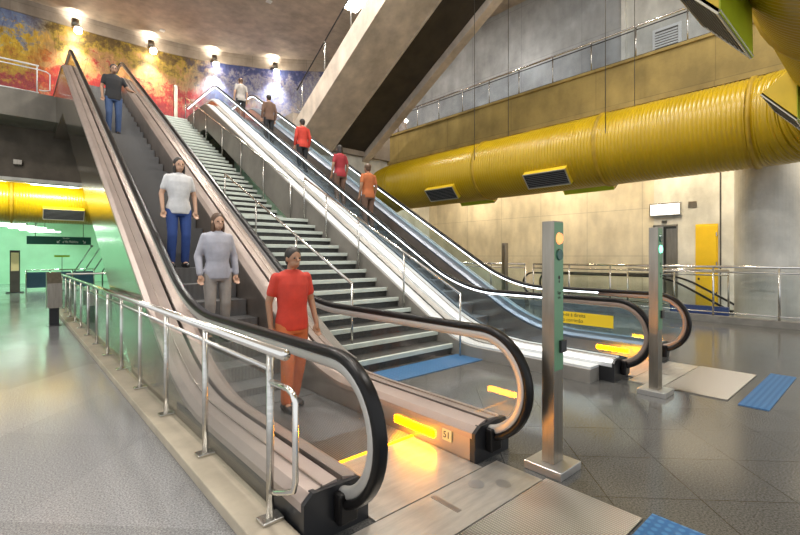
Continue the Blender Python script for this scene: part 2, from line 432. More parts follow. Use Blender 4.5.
# lower wall with the doorway cut out (y 4.66..5.34, z 0..2.58)
wall_right(5.34, 15.8, -0.2, 5.9, M['conc_beige'], 'wall_right_lower')
wall_right(-5, 4.66, -3.2, 5.9, M['conc_light'], 'wall_right_front')
wall_right(4.66, 5.34, 2.58, 5.9, M['conc_light'], 'wall_right_lintel')
struct(bx('wall_right_recess', (WX+0.9, WX+1.0, 4.4, 5.6, -0.2, 2.7), M['dark']))
struct(bx('wall_right_reveal', (WX+0.3, WX+0.9, 5.34, 5.4, -0.2, 2.7), M['conc_light']))
struct(bx('trim_wall_joint', (WX-0.01, WX, 3.49, 3.53, 0, 5.9), M['dark']))
struct(bx('floor_balcony', (13.2, 16.0, -5, 19.6, 5.85, 7.12), M['conc_parapet']))
struct(bx('trim_parapet_cap', (13.14, 13.3, -5, 19.6, 7.12, 7.2), M['conc_parapet']))
struct(bx('trim_parapet_ledge', (13.08, 13.2, -5, 15.6, 5.82, 5.94), M['conc_parapet']))
wall_right(6.25, 19.6, 7.12, CE, M['conc_grey'], 'wall_right_upper')
wall_right(-5, 6.25, 7.12, CE, M['conc_light'], 'wall_right_upper_front')
struct(bx('trim_pilaster', (WX-0.12, WX, 6.2, 6.34, 7.12, CE), M['conc_light']))

# ------------------------------------------------------------------ escalators
def fil(y, z0, y1, d1, slope, z2, y2, d2):
    """flat z0, fillet at y1, incline, fillet at y2, flat z2"""
    if y <= y1-d1: return z0
    if y < y1+d1: return z0 + slope*(y-(y1-d1))**2/(4*d1)
    if y <= y2-d2: return z0 + slope*(y-y1)
    if y < y2+d2: return z2 - slope*((y2+d2)-y)**2/(4*d2)
    return z2
def z_hand(y): return fil(y, 1.02, 5.06, 0.75, T30, 8.22, 5.06+7.2/T30, 0.30)
def z_deck(y): return fil(y, 0.30, 4.50, 0.75, T30, 7.62, 4.50+7.32/T30, 0.30)
def z_step(y): return fil(y, 0.005, 5.03, 0.5, T30, 7.205, 5.03+7.2/T30, 0.5)
def z_under(y): return max(0.0, min(6.0, -3.78+T30*y))

def ysamples(y0, y1):
    ys = [y0]; y = y0
    while y < y1-1e-6:
        fine = (3.9 < y < 6.2) or (16.6 < y < 18.2)
        y = min(y1, y + (0.1 if fine else 0.45)); ys.append(y)
    return ys

RR = 0.43; ZC = 0.59
def rail_path(yc, yend, off=0.0, y_in=0.16):
    """from the newel under the nose, round the nose, up the incline"""
    r = RR-off
    p = [(yc+y_in, ZC-r)]
    for i in range(0, 25):
        a = -PI/2 - PI*i/24
        p.append((yc + r*math.cos(a), ZC + r*math.sin(a)))
    for y in ysamples(yc, yend)[1:]:
        # offset along the normal
        h = (z_hand(y+0.02)-z_hand(y-0.02))/0.04
        l = math.hypot(1, h)
        p.append((y + off*h/l, z_hand(y) - off/l))
    return p

def round_prof(w, t, n=4):
    out = []
    r = min(w, t)*0.45
    for cx, cy, a0 in ((w/2-r, t/2-r, 0), (-w/2+r, t/2-r, PI/2), (-w/2+r, -t/2+r, PI), (w/2-r, -t/2+r, 3*PI/2)):
        for i in range(n+1):
            a = a0 + PI/2*i/n
            out.append((cx + r*math.cos(a), cy + r*math.sin(a)))
    return out

def escalator(name, label, xl, xr, yc, dk_out, dk_in, gl, guide, lit, outer_w, clad_right):
    root = thing(name, label, 'escalator', (xl, yc, 0), 0, 'escalators beside the stairs')
    ox, oy = xl, yc
    yend = 21.0
    made = []
    def P(n, bm, m, parent=None, sm=False):
        o = finish(n, bm, m, None, sm)
        if parent is None:
            o.parent = root; o.matrix_parent_inverse = Matrix.Translation((-ox, -oy, 0))
        else:
            o.parent = parent
        made.append(o); return o
    yf = yc-0.05
    ys = ysamples(yf, 20.9)
    for xh, s in ((xl, -1), (xr, 1)):
        # handrail and guide
        bm = bmesh.new(); sweep_yz(bm, rail_path(yc, yend, 0.0), [(a, b) for a, b in round_prof(0.085, 0.056)], xh)
        P('handrail', bm, M['rubber'], None, True)
        pth = rail_path(yc, yend, 0.055)
        led_pth = rail_path(yc, yend, 0.038)
        if lit:
            k = next(i for i, q in enumerate(pth) if i > 26 and q[0] > yc+0.75)
            bm = bmesh.new(); sweep_yz(bm, pth[:k+1], round_prof(0.05, 0.065), xh); P('rail_guide', bm, guide, None, True)
            bm = bmesh.new(); sweep_yz(bm, led_pth[k:], round_prof(0.05, 0.022), xh)
            o = P('light_strip', bm, M['led'], None, True); o['label'] = 'glowing white light strip under the handrail'
        else:
            bm = bmesh.new(); sweep_yz(bm, pth, round_prof(0.06, 0.075), xh); P('rail_guide', bm, guide, None, True)
        # glass
        bm = bmesh.new(); secs = []
        r = RR-0.08
        for i in range(1, 9):
            a = PI/2*i/9
            yy = yc - r*math.cos(a); dz = r*math.sin(a)
            secs.append((yy, ZC-dz, ZC+dz))
        for y in ysamples(yc+0.02, 20.8):
            h = (z_hand(y+0.02)-z_hand(y-0.02))/0.04
            secs.append((y, z_deck(y)-0.03, z_hand(y)-0.08*math.hypot(1, h)))
        strip(bm, [[(xh-0.006, y, a), (xh+0.006, y, a), (xh+0.006, y, b), (xh-0.006, y, b)] for y, a, b in secs])
        P('balustrade_glass', bm, gl)
        # outer deck
        w = outer_w
        bm = bmesh.new()
        strip(bm, [[(xh+s*0.02, y, z_deck(y)), (xh+s*(w-0.05), y, z_deck(y)-0.02), (xh+s*w, y, z_deck(y)-0.06), (xh+s*w, y, z_deck(y)-0.11), (xh+s*0.02, y, z_deck(y)-0.06)] for y in ys])
        P('outer_deck', bm, dk_out)
        bm = bmesh.new()
        strip(bm, [[(xh+s*0.118, y, z_deck(y)+0.002), (xh+s*0.126, y, z_deck(y)+0.002), (xh+s*0.126, y, z_deck(y)-0.02), (xh+s*0.118, y, z_deck(y)-0.02)] for y in ys])
        P('deck_trim', bm, M['skirt'])
        # inner deck + skirt
        bm = bmesh.new()
        strip(bm, [[(xh-s*0.02, y, z_deck(y)), (xh-s*0.13, y, z_deck(y)-0.03), (xh-s*0.19, y, z_deck(y)-0.07), (xh-s*0.19, y, z_deck(y)-0.11), (xh-s*0.02, y, z_deck(y)-0.06)] for y in ys])
        P('inner_deck', bm, dk_in)
        bm = bmesh.new()
        strip(bm, [[(xh-s*0.185, y, z_deck(y)-0.11), (xh-s*0.165, y, z_deck(y)-0.11), (xh-s*0.165, y, z_step(y)-0.25 if y > 4 else 0.0), (xh-s*0.185, y, z_step(y)-0.25 if y > 4 else 0.0)] for y in ys])
        sk = P('skirt_panel', bm, M['skirt'])
        # newel end cap
        bm = bmesh.new()
        strip(bm, [[(xh+s*(w-0.002)*1.0, yf-0.03+q, 0.0), (xh+s*(w-0.002), yf-0.03+q, 0.235), (xh+s*(w-0.06), yf-0.03+q, 0.285), (xh-s*0.12, yf-0.03+q, 0.275), (xh-s*0.188, yf-0.03+q, 0.23), (xh-s*0.188, yf-0.03+q, 0.0)] for q in (0.0, 0.05)])
        P('newel_cap', bm, M['plastic_black'])
        bm = bmesh.new(); box(bm, xh-0.065, xh+0.065, yf-0.10, yf-0.03, 0.07, 0.25, 0.015)
        P('handrail_inlet', bm, M['rubber'])
        # outer cladding
        bm = bmesh.new()
        xo = xh+s*(w-0.012)
        strip(bm, [[(xo, y, z_deck(y)-0.09), (xo-s*0.02, y, z_deck(y)-0.09), (xo-s*0.02, y, z_under(y)), (xo, y, z_under(y))] for y in ys])
        P('side_cladding', bm, M['clad'])
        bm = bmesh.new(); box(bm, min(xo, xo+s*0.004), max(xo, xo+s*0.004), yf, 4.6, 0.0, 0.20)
        P('shaded_base_panel', bm, M['plastic_black'])  # dark skirting, its black also includes the shade below the deck
        # amber lamps in the skirts
        for (ya, yb) in ((yc+0.35, yc+0.85),):
            bm = bmesh.new(); x_in = xh-s*0.187
            box(bm, min(x_in, x_in-s*0.012), max(x_in, x_in-s*0.012), ya, yb, 0.075, 0.135, 0.004)
            o = P('skirt_lamp', bm, M['amber']); o['label'] = 'glowing amber strip lamp'
    # underside
    bm = bmesh.new()
    yy = [y for y in ysamples(7.0, 20.9)]
    strip(bm, [[(xl-outer_w+0.03, y, z_under(y)), (xr+outer_w-0.03, y, z_under(y)), (xr+outer_w-0.03, y, z_under(y)+0.03), (xl-outer_w+0.03, y, z_under(y)+0.03)] for y in yy])
    P('underside_panel', bm, M['clad'])
    # steps: one mesh, shared
    bm = bmesh.new()
    w = xr-xl-0.39
    box(bm, -w/2, w/2, -0.2, 0.2, -0.045, 0.0)
    box(bm, -w/2, w/2, -0.2, -0.15, -0.26, -0.045)
    st = finish('step', bm, M['step'])
    st.parent = root
    xm = (xl+xr)/2-xl
    y = yc+1.25; first = True
    while y < 19.3:
        o = st if first else st.copy()
        if not first: COL.objects.link(o)
        o.parent = root; o.location = (xm, y-oy, z_step(y)); first = False
        y += 0.4
    # comb + landing plates
    x0, x1 = xl+0.19, xr-0.19
    bm = bmesh.new(); box(bm, x0, x1, yc+0.62, yc+1.06, 0.0, 0.014)
    P('comb_plate', bm, M['plate_rib'])
    bm = bmesh.new(); box(bm, x0, x1, yc+0.60, yc+0.63, 0.0, 0.018)
    o = P('comb_light', bm, M['amber_soft']); o['label'] = 'amber light line across the landing plate'
    bm = bmesh.new(); box(bm, x0, x1, yc-0.15, yc+0.60, 0.0, 0.012); box(bm, xl-0.03, xr-0.02, yc-0.55, yc-0.16, 0.0, 0.012)
    P('landing_plate', bm, M['plate'])
    bm = bmesh.new(); box(bm, xl-0.03, xr+0.02, yc-1.2, yc-0.56, 0.0, 0.012)
    P('ribbed_plate', bm, M['plate_rib'])
    bm = bmesh.new(); box(bm, xl+0.62, xl+0.66, yc-0.42, yc-0.19, 0.012, 0.015)
    P('plate_slot', bm, M['skirt'])
    for px_, py_ in ((0.98, -0.28), (1.13, -0.40)):
        bm = bmesh.new()
        bmesh.ops.create_circle(bm, cap_ends=True, segments=24, radius=0.055, matrix=Matrix.Translation((xl+px_, yc+py_, 0.0135)))
        P('plate_key', bm, M['deck_grey'])
    return root

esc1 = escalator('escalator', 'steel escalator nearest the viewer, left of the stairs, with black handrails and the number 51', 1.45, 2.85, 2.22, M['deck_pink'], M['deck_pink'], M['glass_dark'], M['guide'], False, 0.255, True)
esc2 = escalator('escalator', 'escalator right of the stairs with white light strips under its handrails', 5.95, 7.45, 2.44, M['deck_white'], M['deck_dim'], M['glass_blue_lit'], M['guide_brown'], True, 0.25, True)

def attach(o, root):
    o.parent = root; o.matrix_parent_inverse = Matrix.Translation(-root.location)

# number plate on the right inner skirt of the first escalator (facing -X)
p = bx('number_plate', (2.652, 2.662, 2.37, 2.47, 0.10, 0.19), M['sticker_pale']); attach(p, esc1)
t = text('number', '51', 0.075, M['ink'], (2.651, 2.46, 0.145), (PI/2, 0, -PI/2), None, 0.001); attach(t, esc1)
# yellow sticker on the left glass of the second escalator
stk = bx('yellow_sticker', (5.936, 5.943, 2.47, 3.45, 0.645, 0.81), M['sticker']); attach(stk, esc2); stk['label'] = 'yellow notice with two lines of black text'
t = text('notice_text', 'Mantenha-se à direita\n  Segure o corrimão', 0.076, M['ink'], (5.935, 3.41, 0.732), (PI/2, 0, -PI/2), None, 0.0006, 'LEFT', 0.86); attach(t, esc2)

# plinth of granite along the outer side of escalator 2
bm = bmesh.new()
ys = ysamples(2.55, 19.2)
def z_pl(y): return fil(y, 0.17, 4.75, 0.4, T30, 7.3, 4.75+(7.3-0.17)/T30, 0.3)
strip(bm, [[(5.44, y, 0.0 if y < 6.6 else z_pl(y)-0.95), (5.70, y, 0.0 if y < 6.6 else z_pl(y)-0.95), (5.70, y, z_pl(y)), (5.44, y, z_pl(y))] for y in ys])
pl = finish('plinth', bm, M['stair_wall'])
tag(pl, 'grey stone plinth between the stairs and the lit escalator', 'plinth')
bm = bmesh.new()
strip(bm, [[(5.47, y, z_pl(y)), (5.695, y, z_pl(y)), (5.695, y, z_pl(y)+0.03), (5.47, y, z_pl(y)+0.03)] for y in ys])
cap = finish('plinth_cap', bm, M['deck_white'], pl)
cap['label'] = 'pale metal cap strip'
# wall beside escalator 1's right flank (stringer of the stairs)
bm = bmesh.new()
strip(bm, [[(3.112, y, 0.0 if y < 6.6 else z_pl(y)-1.2), (3.34, y, 0.0 if y < 6.6 else z_pl(y)-1.2), (3.34, y, z_pl(y)+0.10), (3.112, y, z_pl(y)+0.16)] for y in ysamples(4.6, 19.2)])
pl2 = finish('plinth', bm, M['stair_wall'])
tag(pl2, 'brown grey stone plinth between the stairs and the nearest escalator', 'plinth')

# ------------------------------------------------------------------ stairs
stairs = thing('staircase', 'wide dark stone staircase with pale nosings between the two escalators', 'staircase', (4.4, 4.85, 0))
SX0, SX1 = 3.34, 5.45
levels = []                      # (y0, y1, ztop)
y = 4.85; z = 0.0
R1, TR1 = 2.5/15, 0.335
for i in range(15):
    z += R1; levels.append((y, y+TR1, z, R1)); y += TR1
lastl = levels.pop(); levels.append((lastl[0], lastl[0]+1.35, lastl[2], R1)); y = lastl[0]+1.35
R2 = (UP-2.5)/27; TR2 = (19.6-y)/27
for i in range(27):
    z += R2; levels.append((y, y+TR2, z, R2)); y += TR2
for (ya, yb, zt, rs) in levels:
    bm = bmesh.new()
    box(bm, SX0-4.4, SX1-4.4, 0.012, yb-ya+0.06, -rs-0.12, -0.004)
    st = finish('step', bm, M['stair_dark'], stairs); st.location = (0, ya-4.85, zt)
    bm = bmesh.new(); box(bm, SX0-4.4, SX1-4.4, -0.022, 0.03, -rs*0.42, 0.0, 0.006)
    ns = finish('nosing', bm, M['nosing'], st)
    if ya == levels[0][0]: ns['label'] = 'pale stone nosing strip'

def zline(y):
    if y < 4.85+15*TR1-TR1: return max(0.0, (y-4.85)/TR1*R1)
    y2 = lastl[0]+1.35
    if y < y2: return 2.5
    return 2.5+(y-y2)/TR2*R2

def stair_rail(label, x, y0, y1, posts, h=1.0, ends=True, r=0.021):
    t = thing('stair_handrail', label, 'handrail', (x, y0, zline(y0)), 0, 'steel handrails on the stairs')
    pts = []
    n = 24
    for i in range(n+1):
        yy = y0+(y1-y0)*i/n
        pts.append((0, yy-y0, zline(yy)+h-zline(y0)))
    # straight line between ends
    a, b = pts[0], pts[-1]
    tb('rail', [a, b], r, M['chrome'], t, 12)
    for k in posts:
        yy = y0+(y1-y0)*k
        zr = a[2]+(b[2]-a[2])*k
        tb('post', [(0, yy-y0, zline(yy)-zline(y0)-0.01), (0, yy-y0, zr)], 0.017, M['steel'], t, 10)
    return t
xr_ = 5.38
YA = 4.62; YL = 9.55; YM = 10.55; YT = 19.3
stair_rail('lower right stair handrail, beside the lit escalator, ending above the blue tactile strip', xr_, YA, YL+0.05, (0.0, 0.27, 0.55, 0.80, 1.0))
stair_rail('upper right stair handrail, beside the lit escalator, above the half landing', xr_, YL+0.75, YT, (0.0, 0.18, 0.36, 0.54, 0.72, 0.88, 1.0), 1.05)
stair_rail('lower left stair handrail, rising from the first step to the half landing', 3.72, 5.25, 10.3, (0.0, 0.33, 0.66, 1.0), 1.0)
stair_rail('upper left stair handrail, half hidden behind the handrail of the near escalator', 3.55, 11.0, 19.2, (0.0, 0.2, 0.4, 0.6, 0.8, 1.0), 1.0)

# tactile strips
tag(bx('tactile_strip', (3.3, 5.44, 4.22, 4.74, 0.0, 0.010), M['tact']), 'blue tactile paving strip at the foot of the stairs', 'tactile paving', 'blue tactile strips')
tag(bx('tactile_strip', (1.40, 2.97, 0.50, 1.00, 0.0, 0.010), M['tact']), 'blue tactile paving strip at the bottom edge, by the near landing plate', 'tactile paving', 'blue tactile strips')
tag(bx('tactile_strip', (5.85, 7.72, 0.87, 1.13, 0.0, 0.010), M['tact']), 'blue tactile paving strip on the right, in front of the far escalator', 'tactile paving', 'blue tactile strips')

# ------------------------------------------------------------------ glass fence on the left
fx = 1.12
fence = thing('glass_fence', 'steel and glass fence on a stone curb left of the nearest escalator', 'fence', (fx, 2.39, 0))
FB = 0.08; FH = 1.06
bm = bmesh.new(); box(bm, -0.15, 0.07, -1.6, 13.9, 0.0, FB, 0.008); finish('curb', bm, M['curb'], fence)
tb('top_rail', [(0, -0.19, FH), (0, 13.6, FH)], 0.030, M['chrome'], fence, 16)
tb('lower_rail', [(0, -0.02, FH-0.11), (0, 13.6, FH-0.11)], 0.014, M['steel'], fence, 10)
npost = 13
for i in range(npost):
    yy = i*13.5/(npost-1)
    bm = bmesh.new(); tube(bm, [(0, yy, FB), (0, yy, FH-0.02)], 0.022, 12)
    po = finish('post', bm, M['steel'], fence, True)
    bm = bmesh.new(); box(bm, -0.065, 0.065, yy-0.05, yy+0.05, FB, FB+0.02, 0.004); finish('base_plate', bm, M['steel'], po)
    if i < npost-1:
        y2 = (i+1)*13.5/(npost-1)
        bm = bmesh.new(); box(bm, -0.006, 0.006, yy+0.05, y2-0.05, FB+0.05, FH-0.15)
        finish('glass_panel', bm, M['glass_fence'], fence)
hl = [(0, 0.0, 0.86), (0, -0.10, 0.86)] + [(0, -0.14+0.06*math.cos(a), 0.80+0.06*math.sin(a)) for a in (1.2, 0.9, 0.5)]
pts = [(0, 0, 0.88), (0, -0.22, 0.885), (0, -0.27, 0.87), (0, -0.30, 0.83), (0, -0.30, 0.42), (0, -0.28, 0.36), (0, -0.20, 0.32), (0, -0.08, 0.27), (0, 0, 0.25)]
tb('end_loop', pts, 0.017, M['chrome'], fence, 12)

# fence across behind the escalator, at the far end
f2 = thing('glass_fence', 'short steel fence at the far left, crossing behind the near escalator', 'fence', (1.25, 16.4, 0))
tb('top_rail', [(0, 0, 1.06), (3.4, 0, 1.06)], 0.03, M['chrome'], f2)
tb('lower_rail', [(0, 0, 0.55), (3.4, 0, 0.55)], 0.018, M['steel'], f2)
for i in range(4):
    tb('post', [(i*1.13, 0, 0), (i*1.13, 0, 1.05)], 0.022, M['steel'], f2)

# metal kiosk at the end of the fence
k = thing('metal_cabinet', 'small stainless cabinet on a black leg at the far end of the glass fence', 'cabinet', (0.76, 12.9, 0))
bm = bmesh.new()
strip(bm, [[(x, -0.25, 0.42), (x, 0.25, 0.42), (x, 0.25, 1.22), (x, 0.05, 1.22), (x, -0.25, 0.98)] for x in (-0.135, 0.135)])
finish('body', bm, M['steel_post'], k)
bx('leg', (-0.09, 0.09, -0.09, 0.09, 0, 0.42), M['plastic_black'], k)
bx('foot', (-0.13, 0.13, -0.13, 0.13, 0, 0.015), M['plastic_black'], k)

# ------------------------------------------------------------------ totem posts
def totem(label, x, y, h, lamp, txt, rz=0.0, w=0.13, dd=0.10):
    t = thing('signal_post', label, 'post', (x, y, 0), rz, 'steel signal posts')
    bx('base', (-0.15, 0.15, -0.15, 0.15, 0, 0.06), M['deck_grey'], t, 0.004)
    bx('column', (-w/2, w/2, -dd/2, dd/2, 0.06, h), M['steel_post'], t, 0.003)
    if lamp:
        fy = -dd/2-0.004
        bx('signal_panel', (-w/2+0.004, w/2-0.004, fy, -dd/2, 0.75, h-0.01), M['green_face'], t)
        for zz, m, nm in ((h-0.13, M['red_glow'] if lamp == 'red' else M['lens_dark'], 'signal_lens'), (h-0.25, M['lens_dark'] if lamp == 'red' else M['green_glow'], 'signal_lens')):
            bm = bmesh.new()
            bmesh.ops.create_cone(bm, cap_ends=True, segments=24, radius1=0.045, radius2=0.040, depth=0.012, matrix=Matrix.Translation((0, fy-0.006, zz)) @ Matrix.Rotation(PI/2, 4, 'X'))
            o = finish(nm, bm, m, t)
            o['label'] = 'glowing signal lens' if m in (M['red_glow'], M['green_glow']) else 'unlit signal lens'
        bx('lock_box', (0.0, w/2+0.012, fy-0.02, fy+0.02, 0.88, 0.97), M['plastic_black'], t)
        if txt:
            bm = bmesh.new()
            for kk, (zz, ww) in enumerate(((h-0.42, 0.03), (h-0.45, 0.02))):
                bmesh.ops.create_circle(bm, cap_ends=True, segments=16, radius=ww/2, matrix=Matrix.Translation((0, fy-0.001, zz)) @ Matrix.Rotation(PI/2, 4, 'X'))
            finish('pictogram', bm, M['ink'], t)
            text('panel_text', 'Siga\nem', 0.034, M['ink'], (0, fy-0.0006, h-0.55), (PI/2, 0, 0), t, 0.0006, 'CENTER')
    return t
# ------------------------------------------------------------------
totem('near steel signal post with lit reddish lens, right of the nearest escalator', 3.06, 1.72, 1.86, 'red', True, 0.0)
totem('right steel signal post with lit green lens, at the end of the far escalator', 5.62, 1.86, 1.93, 'green', True, 0.0)
totem('distant thin steel post behind the far escalator', 9.5, 6.66, 1.93, None, False, 0.0, 0.13, 0.11)

# ------------------------------------------------------------------ overhead stair flight
fl = thing('stair_flight', 'raised concrete stair flight crossing overhead with a dark recessed soffit', 'stairs', (8.29, 15.9, 5.75))
def fz(y): return 14.92-T30*y
def fsec(x0, x1, d0, d1, y0=4.9, y1=15.9):
    return [[(x0-8.29, y-15.9, fz(y)+d0-5.75), (x1-8.29, y-15.9, fz(y)+d0-5.75), (x1-8.29, y-15.9, fz(y)+d1-5.75), (x0-8.29, y-15.9, fz(y)+d1-5.75)] for y in (y0, y1)]
bm = bmesh.new(); strip(bm, fsec(8.29, 10.0, 0, 0.9)); finish('soffit_beam', bm, M['conc_flight'], fl)
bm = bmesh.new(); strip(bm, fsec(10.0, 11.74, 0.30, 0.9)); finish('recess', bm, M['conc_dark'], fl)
bm = bmesh.new(); strip(bm, fsec(11.74, 12.1, 0.0, 0.9)); finish('stringer', bm, M['conc_flight'], fl)
bm = bmesh.new(); strip(bm, fsec(9.93, 10.0, -0.03, 0.35)); finish('soffit_lip', bm, M['conc_flight'], fl)
gy0, gy1 = 5.0, 15.4
tb('rail', [(0.03, gy0-15.9, fz(gy0)+2.0-5.75), (0.03, gy1-15.9, fz(gy1)+2.0-5.75)], 0.024, M['plastic_black'], fl)
bm = bmesh.new(); strip(bm, [[(0.02, y-15.9, fz(y)+0.9-5.75), (0.035, y-15.9, fz(y)+0.9-5.75), (0.035, y-15.9, fz(y)+1.95-5.75), (0.02, y-15.9, fz(y)+1.95-5.75)] for y in (gy0, gy1)])
finish('glass_panel', bm, M['glass_fence'], fl)
for i in range(7):
    yy = gy1-0.4-i*1.6
    tb('post', [(0.03, yy-15.9, fz(yy)+0.85-5.75), (0.03, yy-15.9, fz(yy)+2.0-5.75)], 0.02, M['steel'], fl)

# ------------------------------------------------------------------ balcony railing
br_ = thing('balcony_railing', 'glass and steel railing along the upper right balcony', 'railing', (13.22, 2.0, 7.2))
tb('top_rail', [(0, -5, 0.88), (0, 15, 0.88)], 0.028, M['chrome'], br_)
tb('lower_rail', [(0, -5, 0.78), (0, 15, 0.78)], 0.016, M['plastic_black'], br_)
tb('bottom_rail', [(0, -5, 0.03), (0, 15, 0.03)], 0.016, M['plastic_black'], br_)
for i in range(15):
    yy = -2.2+i*1.27
    tb('post', [(0, yy, 0), (0, yy, 0.87)], 0.02, M['steel'], br_)
    if i < 14:
        bm = bmesh.new(); box(bm, -0.005, 0.005, yy+0.03, yy+1.24, 0.05, 0.76); finish('glass_panel', bm, M['glass_balcony'], br_)

# railing on the upper left concourse edge
ul = thing('concourse_railing', 'white steel railing on the upper left concourse edge in front of the mural', 'railing', (-6, 19.7, UP))
for zz, rr, m in ((0.98, 0.03, M['white']), (0.85, 0.022, M['white']), (0.05, 0.022, M['white'])):
    tb('rail', [(0, 0, zz), (6.75, 0, zz)], rr, m, ul)
for i in range(6):
    tb('post', [(0.6+i*1.22, 0, 0), (0.6+i*1.22, 0, 0.98)], 0.02, M['white'], ul)
tb('end_loop', [(6.75, 0, 0.85), (6.95, 0, 0.83), (7.05, 0, 0.76), (7.05, 0, 0.2), (6.9, 0, 0.15), (6.75, 0, 0.15)], 0.02, M['white'], ul)
bm = bmesh.new(); box(bm, 0, 6.7, -0.006, 0.006, 0.1, 0.8); finish('glass_panel', bm, M['glass_fence'], ul)

# ------------------------------------------------------------------ ducts
def duct_mesh(pts, R, n=44, pitch=0.085, rib=0.012):
    P = [Vector(p) for p in pts]
    # resample
    seg = [0]
    for a, b in zip(P, P[1:]): seg.append(seg[-1]+(b-a).length)
    def at(s):
        for i in range(len(P)-1):
            if s <= seg[i+1] or i == len(P)-2:
                return P[i].lerp(P[i+1], (s-seg[i])/(seg[i+1]-seg[i]))
    L = seg[-1]
    ss = []; rr = []
    k = 0
    while k*pitch < L:
        for f, r in ((0.0, R), (0.62, R), (0.72, R+rib), (0.90, R+rib)):
            s = k*pitch+f*pitch
            if s < L: ss.append(s); rr.append(r)
        k += 1
    ss.append(L); rr.append(R)
    bm = bmesh.new()
    tube(bm, [at(s) for s in ss], R, n, True, lambda i: rr[i])
    return bm

def vent(parent, name, center, xdir, out, w, h, depth, col_bottom, under=None):
    """louvred outlet box: face centred at center+out*depth, w along xdir, h along the third axis"""
    xd = Vector(xdir).normalized(); od = Vector(out).normalized(); td = xd.cross(od).normalized()
    if td.z < 0: td = -td
    c = Vector(center)
    def pt(a, b, d): return c + xd*a + td*b + od*d
    ub, ud_ = under if under else (-h/2, -0.1)
    bm = bmesh.new()
    for sgn in (1, -1):
        bm.faces.new([bm.verts.new(pt(sgn*w/2, b, d)) for b, d in ((ub, ud_), (h/2, 0), (h/2, depth), (-h/2, depth))])
    bm.faces.new([bm.verts.new(pt(a, h/2, d)) for a, d in ((-w/2, 0), (w/2, 0), (w/2, depth), (-w/2, depth))])
    bo = finish('outlet_box', bm, M['yellow_side'], parent)
    bm = bmesh.new()
    q = [pt(a, b-0.004, d) for a, b, d in ((-w/2, ub, ud_), (w/2, ub, ud_), (w/2, -h/2, depth), (-w/2, -h/2, depth))]
    q2 = [v-td*0.01 for v in q]
    strip(bm, [q, q2])
    o = finish('underside_plate', bm, col_bottom, bo); 
    bm = bmesh.new()
    t = 0.022
    def bar(a0, a1, b0, b1, d0, d1):
        vs = [[pt(a, b, d) for a, b in ((a0, b0), (a1, b0), (a1, b1), (a0, b1))] for d in (d0, d1)]
        strip(bm, vs)
    bar(-w/2, w/2, h/2-t, h/2, depth-0.02, depth+0.015); bar(-w/2, w/2, -h/2, -h/2+t, depth-0.02, depth+0.015)
    bar(-w/2, -w/2+t, -h/2+t, h/2-t, depth-0.02, depth+0.015); bar(w/2-t, w/2, -h/2+t, h/2-t, depth-0.02, depth+0.015)
    finish('grille_frame', bm, M['grille_frame'], bo)
    bm = bmesh.new()
    nb = max(5, int(h/0.06))
    for i in range(nb):
        b = -h/2+t+(h-2*t)*(i+0.5)/nb
        bar(-w/2+t, w/2-t, b-0.010, b+0.010, depth-0.006, depth+0.008)
    finish('slats', bm, M['grille_slat'], bo)
    bm = bmesh.new(); bar(-w/2+t, w/2-t, -h/2+t, h/2-t, depth-0.016, depth-0.008)
    finish('grille', bm, M['grille'], bo)

DX, DZ, DR = 12.0, 4.45, 0.94
PYC = 0.10; ER = 1.9
du = thing('air_duct', 'huge yellow ribbed air duct hanging along the right wall and bending overhead', 'duct')
path = [(DX+0.9, 15.2, DZ), (DX+0.6, 15.0, DZ), (DX+0.28, 14.6, DZ), (DX+0.08, 14.0, DZ), (DX, 13.4, DZ), (DX, PYC+ER, DZ)]
for i in range(1, 13):
    a = PI/2*i/12
    path.append((DX-ER+ER*math.cos(a), PYC+ER-ER*math.sin(a), DZ))
path += [(1.2, PYC, DZ)]
finish('pipe', duct_mesh(path, DR), M['yellow'], du, True)
def flange(c, axis, R=DR+0.015):
    bm = bmesh.new(); a = Vector(axis)
    tube(bm, [Vector(c)-a*0.035, Vector(c)+a*0.035], R+0.03, 44)
    return finish('flange', bm, M['flange'], du, True)
for yy in (9.0, 5.1, 1.98): flange((DX, yy, DZ), (0, 1, 0))
for xx in (9.9, 6.2, 2.6): flange((xx, PYC, DZ), (1, 0, 0))
# vents facing the hall
ob = math.radians(200)
for yc_, nm in ((10.5, 'a'), (6.5, 'b')):
    vent(du, nm, (DX+0.5*math.cos(math.radians(222)), yc_, DZ+0.5*math.sin(math.radians(222))), (0, 1, 0), (math.cos(math.radians(222)), 0, math.sin(math.radians(222))), 1.3, 0.50, 0.56, M['lime'])
    vent(du, nm, (DX+0.5*math.cos(math.radians(-52)), yc_-0.65, DZ+0.5*math.sin(math.radians(-52))), (0, 1, 0), (math.cos(math.radians(-52)), 0, math.sin(math.radians(-52))), 1.45, 0.62, 0.55, M['lime'])
be = math.radians(-40)
for xc_ in (4.62, 8.6):
    vent(du, 'v', (xc_, PYC+0.5*math.cos(be)+0.032, DZ+0.5*math.sin(be)+0.038), (1, 0, 0), (0, math.cos(be), math.sin(be)), 1.15, 0.60, 0.75, M['lime'], (0.19, 0.35))
for yy in (8.92, 4.8):
    for dx in (-0.92, 0.92):
        tb('hanger_rod', [(DX+dx, yy, DZ+0.2), (DX+dx, yy, CE)], 0.010, M['hanger'], du, 6)
for xx in (8.0, 3.0):
    for dy in (-0.92, 0.92):
        tb('hanger_rod', [(xx, PYC+dy, DZ+0.2), (xx, PYC+dy, CE)], 0.010, M['hanger'], du, 6)

